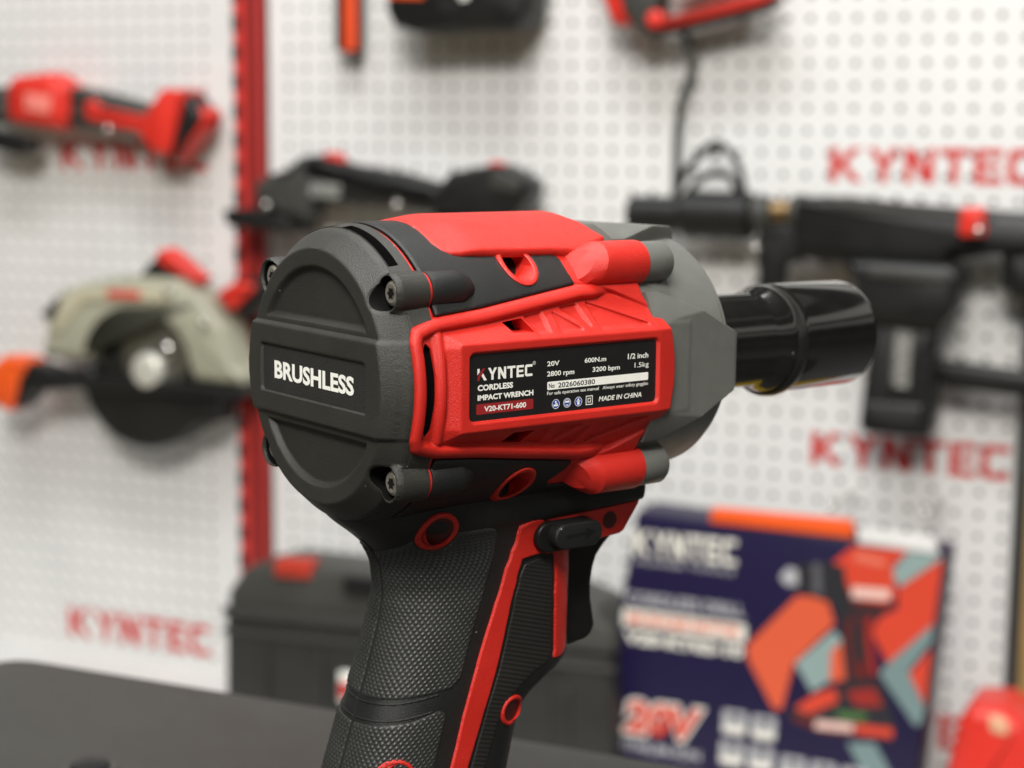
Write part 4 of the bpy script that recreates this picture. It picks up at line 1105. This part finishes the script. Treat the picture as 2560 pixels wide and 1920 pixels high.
PT = mat("print_teal", (0.25, 0.34, 0.33), 0.42); PW = mat("print_white", (0.78, 0.76, 0.68), 0.45); PK = mat("print_black", (0.02, 0.02, 0.025), 0.4)
PG = mat("print_grey", (0.42, 0.42, 0.44), 0.45); PD = mat("print_dark_red", (0.11, 0.012, 0.012), 0.42); PGR = mat("print_green", (0.06, 0.14, 0.04), 0.5)
PT2 = mat("print_teal_dark", (0.17, 0.25, 0.25), 0.42)
printed("print_stripe", [(453, -342), (508, -341.5), (488, -364), (430, -364)], PR, .3)
printed("print_stripe", [(508, -342), (543, -344), (501, -379), (490, -366)], PT, .32)
printed("print_stripe", [(542, -346), (536, -412), (492, -459), (474, -428), (483, -412), (500, -401), (499, -381)], PR, .34)
printed("print_stripe", [(536, -412), (535, -430), (513, -465), (531, -499), (528, -517), (522, -520), (484, -471), (492, -459)], PT2, .36)
printed("print_stripe", [(534.5, -438), (531, -497), (514, -467)], PR, .38)
printed("print_stripe", [(345, -461), (397, -400), (428, -399), (437, -425), (396, -472), (385, -523), (376, -524), (348, -476)], PO_, .3, 2)
printed("print_stripe", [(397, -472), (436, -432), (446, -441), (438, -482), (416, -500), (404, -482)], PT, .32)
printed("print_stripe", [(434, -454), (448, -440), (460, -479), (434, -487)], PO_, .36)
printed("print_stripe", [(454, -548), (482, -544), (520, -606), (490, -610)], PT2, .32)
printed("drill_shadow", [(384, -388), (401, -396), (432, -404), (441, -420), (450, -482), (470, -484), (478, -415), (496, -400), (500, -390), (440, -388)], PK, .45, 4)
printed("drill_chuck", [(386, -382), (397, -367), (430, -361), (449, -366), (448, -398), (432, -402), (402, -393)], PK, .5, 6)
printed("drill_chuck_tip", [(378, -383), (386, -372), (396, -372), (398, -389), (386, -391)], PG, .6, 3)
printed("drill_chuck_ring", [(412, -364), (420, -363), (423, -397), (414, -395)], mat("print_mid_grey", (0.10, 0.10, 0.11), 0.4), .6, 1)
printed("drill_body", [(444, -360), (456, -345), (491, -350), (498, -388), (489, -402), (456, -404), (447, -380)], PR, .55, 6)
printed("drill_body_shade", [(447, -384), (460, -397), (489, -398), (496, -390), (488, -403), (456, -405)], PD, .6, 2)
printed("drill_body_top", [(456, -348), (488, -353), (484, -360), (454, -357)], mat("print_light_red", (0.70, 0.16, 0.10), 0.42), .6, 2)
printed("drill_logo", [(453, -384), (492, -382.5), (491, -394), (453, -396)], mat("print_pink", (0.75, 0.50, 0.44), 0.45), .7)
printed("drill_grip", [(442, -416), (477, -412), (476, -436), (483, -474), (459, -481), (449, -440)], PD, .5, 3)
printed("drill_grip_inlay", [(455, -417), (463, -416), (470, -460), (460, -463), (455, -440)], PK, .6, 2)
printed("drill_grip_edge", [(470, -414), (476, -413), (475, -436), (481, -472), (476, -473), (469, -438)], mat("print_deep_red", (0.30, 0.02, 0.015), 0.42), .6, 1)
printed("drill_trigger", [(441, -405), (452, -408), (447, -433), (440, -426)], PK, .6, 2)
printed("drill_foot", [(392, -523), (418, -500), (458, -481), (486, -477), (502, -521), (501, -540), (428, -542), (395, -534)], PK, .5, 5)
printed("drill_foot_face", [(397, -520), (420, -501), (440, -492), (444, -506), (414, -524)], PR, .6, 3)
printed("drill_foot_face", [(450, -494), (480, -486), (490, -505), (462, -508)], mat("print_deep_red", (0.30, 0.02, 0.015), 0.42), .6, 3)
printed("drill_foot_green", [(440, -516), (474, -514), (472, -523), (445, -525)], PGR, .62, 2)
printed("drill_foot_strip", [(396, -526), (440, -530), (501, -524), (501, -538), (428, -541), (397, -533)], PD, .62, 3)
printed("drill_foot_strip", [(462, -527), (500, -526), (500, -536), (462, -537)], PR, .66, 2)
printed("drill_foot_logo", [(421, -529), (460, -527), (460, -536), (420, -538)], mat("print_pink", (0.75, 0.50, 0.44), 0.45), .7)
def lettering(name, tf, m, y):
    build(name, flat(tf, -170 - y), m, t, smooth=False)
lettering("box_wordmark", wordmark(219, -376, 332, -349), PW, .5)
lettering("box_print", text2d("POWER TOOLS", 222, -386, 330, -380, .02), PG, .5)
lettering("box_print", text2d("CORDLESS DRILL", 212, -431, 342, -417, .03), PG, .5)
printed("print_panel", [(208, -436), (345, -438), (344, -457), (207, -455)], PW, .5, 2)
lettering("box_print", text2d("BRUSHLESS MOTOR", 214, -452, 338, -441, .04), PO_, .7)
lettering("box_print", text2d("V20-KT62-10", 210, -474, 342, -460, .06), PW, .5)
lettering("box_print", text2d("20V", 208, -577, 304, -533, .09, shear=.15), PW, .5)
lettering("box_print", text2d("20V", 212, -573, 299, -537, .05, shear=.15), PR, .7)
lettering("box_print", text2d("LITHIUM-ION", 202, -594, 298, -582, .03), PG, .5)
for i, (u, z) in enumerate([(322, -532), (354, -533), (320, -566), (352, -567), (386, -572), (418, -573), (450, -574)]):
    printed("print_icon", [(u, z), (u + 26, z), (u + 25, z - 26), (u - 1, z - 26)], PG, .5, 3)
    printed("print_icon_bar", [(u + 1, z - 16), (u + 25, z - 16), (u + 24, z - 24), (u + 1, z - 24)], PW, .7, 2)
    printed("print_icon_dot", circle(u + 13, z - 8, 5, 12), PK, .7)
o_ = build("packet", plate([(303, -319), (450, -318), (452, -335), (301, -334)], 169, 14, 1.5, 2), ORG, None, frame='wall', sharp=50)
prop(o_, "flat orange packet lying on top of the blue box", "packet")
w_ = build("packet", plate([(456, -324), (533, -327), (536, -343), (457, -340)], 169, 12, 1, 1), WHITE, None, frame='wall', sharp=50)
prop(w_, "flat white packet lying on the right end of the blue box", "packet")

# red tool body, lower right corner
t = thing("tool_housing", "bright red plastic housing standing at the lower right corner", "power tool", (600, 0, -646), 'wall')
build("shell", plate([(545, -646), (556, -560), (566, -505), (576, -488), (610, -485), (630, -496), (660, -540), (664, -646)], 190, 90, 14, 10), REDP, t)
build("badge", plate([(596, -490), (614, -494), (616, -510), (598, -508)], 192, 6, 2, 4), mat("pale_orange_badge", (0.75, 0.42, 0.25), 0.5), t)

# black tool case behind the grip
t = thing("tool_case", "black plastic tool case with a red latch, standing behind the wrench handle", "tool case", (-60, 0, -646), 'wall')
CSH = mat("case_grey", (0.024, 0.024, 0.022), 0.5, 0.4, mottle=0.15, mottle_scale=12, rough_var=0.08)
build("lower_shell", plate([(-279, -492), (205, -480), (214, -646), (-281, -646)], 200, 90, 10, 10), CSH, t)
for u in (-240, -165, -20, 60, 140):
    build("shell_rib", plate([(u, -524), (u + 22, -523), (u + 22, -640), (u, -640)], 204, 8, 3, 3), CSH, t)
build("lid", prism(roundpoly([(-278, -500), (-277, -470), (-255, -440), (-216, -428), (-120, -427), (60, -424), (150, -424), (184, -434), (204, -458), (209, -486)], 9), -196, -110, 9, 3), mat("case_lid_grey", (0.050, 0.050, 0.044), 0.5, 0.4, mottle=0.12, mottle_scale=12, rough_var=0.08), t)
build("rib", plate([(-280, -486), (208, -466), (208, -478), (-280, -498)], 203, 10, 3, 3), GRY, t)
build("rim", plate([(-281, -512), (211, -494), (211, -500), (-281, -519)], 203, 8, 2, 2), GRY, t)
build("latch", plate([(-209, -423), (-160, -419), (-162, -441), (-211, -444)], 201, 24, 5, 4), mat("latch_red", (0.50, 0.04, 0.02), 0.45), t)
build("carry_handle", plate([(-120, -432), (-60, -430), (-62, -452), (-118, -454)], 203, 20, 5, 5), DARK, t)
build("case_sticker", plate([(-123, -543), (-95, -542), (-95, -578), (-123, -580)], 201.5, 3, 0.3, 2), INK, t)
build("sticker_stripe", plate([(-122, -555), (-95, -554), (-95, -573), (-122, -575)], 202.2, 2, 0.2, 1), REDW, t)

# small dark thing on the table, lower left
t = thing("small_knob", "small black knob lying on the table at the lower left edge", "knob", (44, 261, -200))
build("knob_body", (lambda vf: (vf[0][:, [1, 2, 0]] * np.array([1, 1, 1]) + np.array([44, 261, -200]), vf[1]))(revolve([(0.2, .01), (0.2, 8), (2, 8.6), (3, 8), (3.6, 6), (3.8, .01)], 32)), DARK, t)
build("rim", (lambda vf: (vf[0][:, [1, 2, 0]] + np.array([44, 261, -200]), vf[1]))(revolve([(0.1, 8.4), (0.1, 11), (1.2, 11), (1.5, 8.4)], 32)), GRY, t)
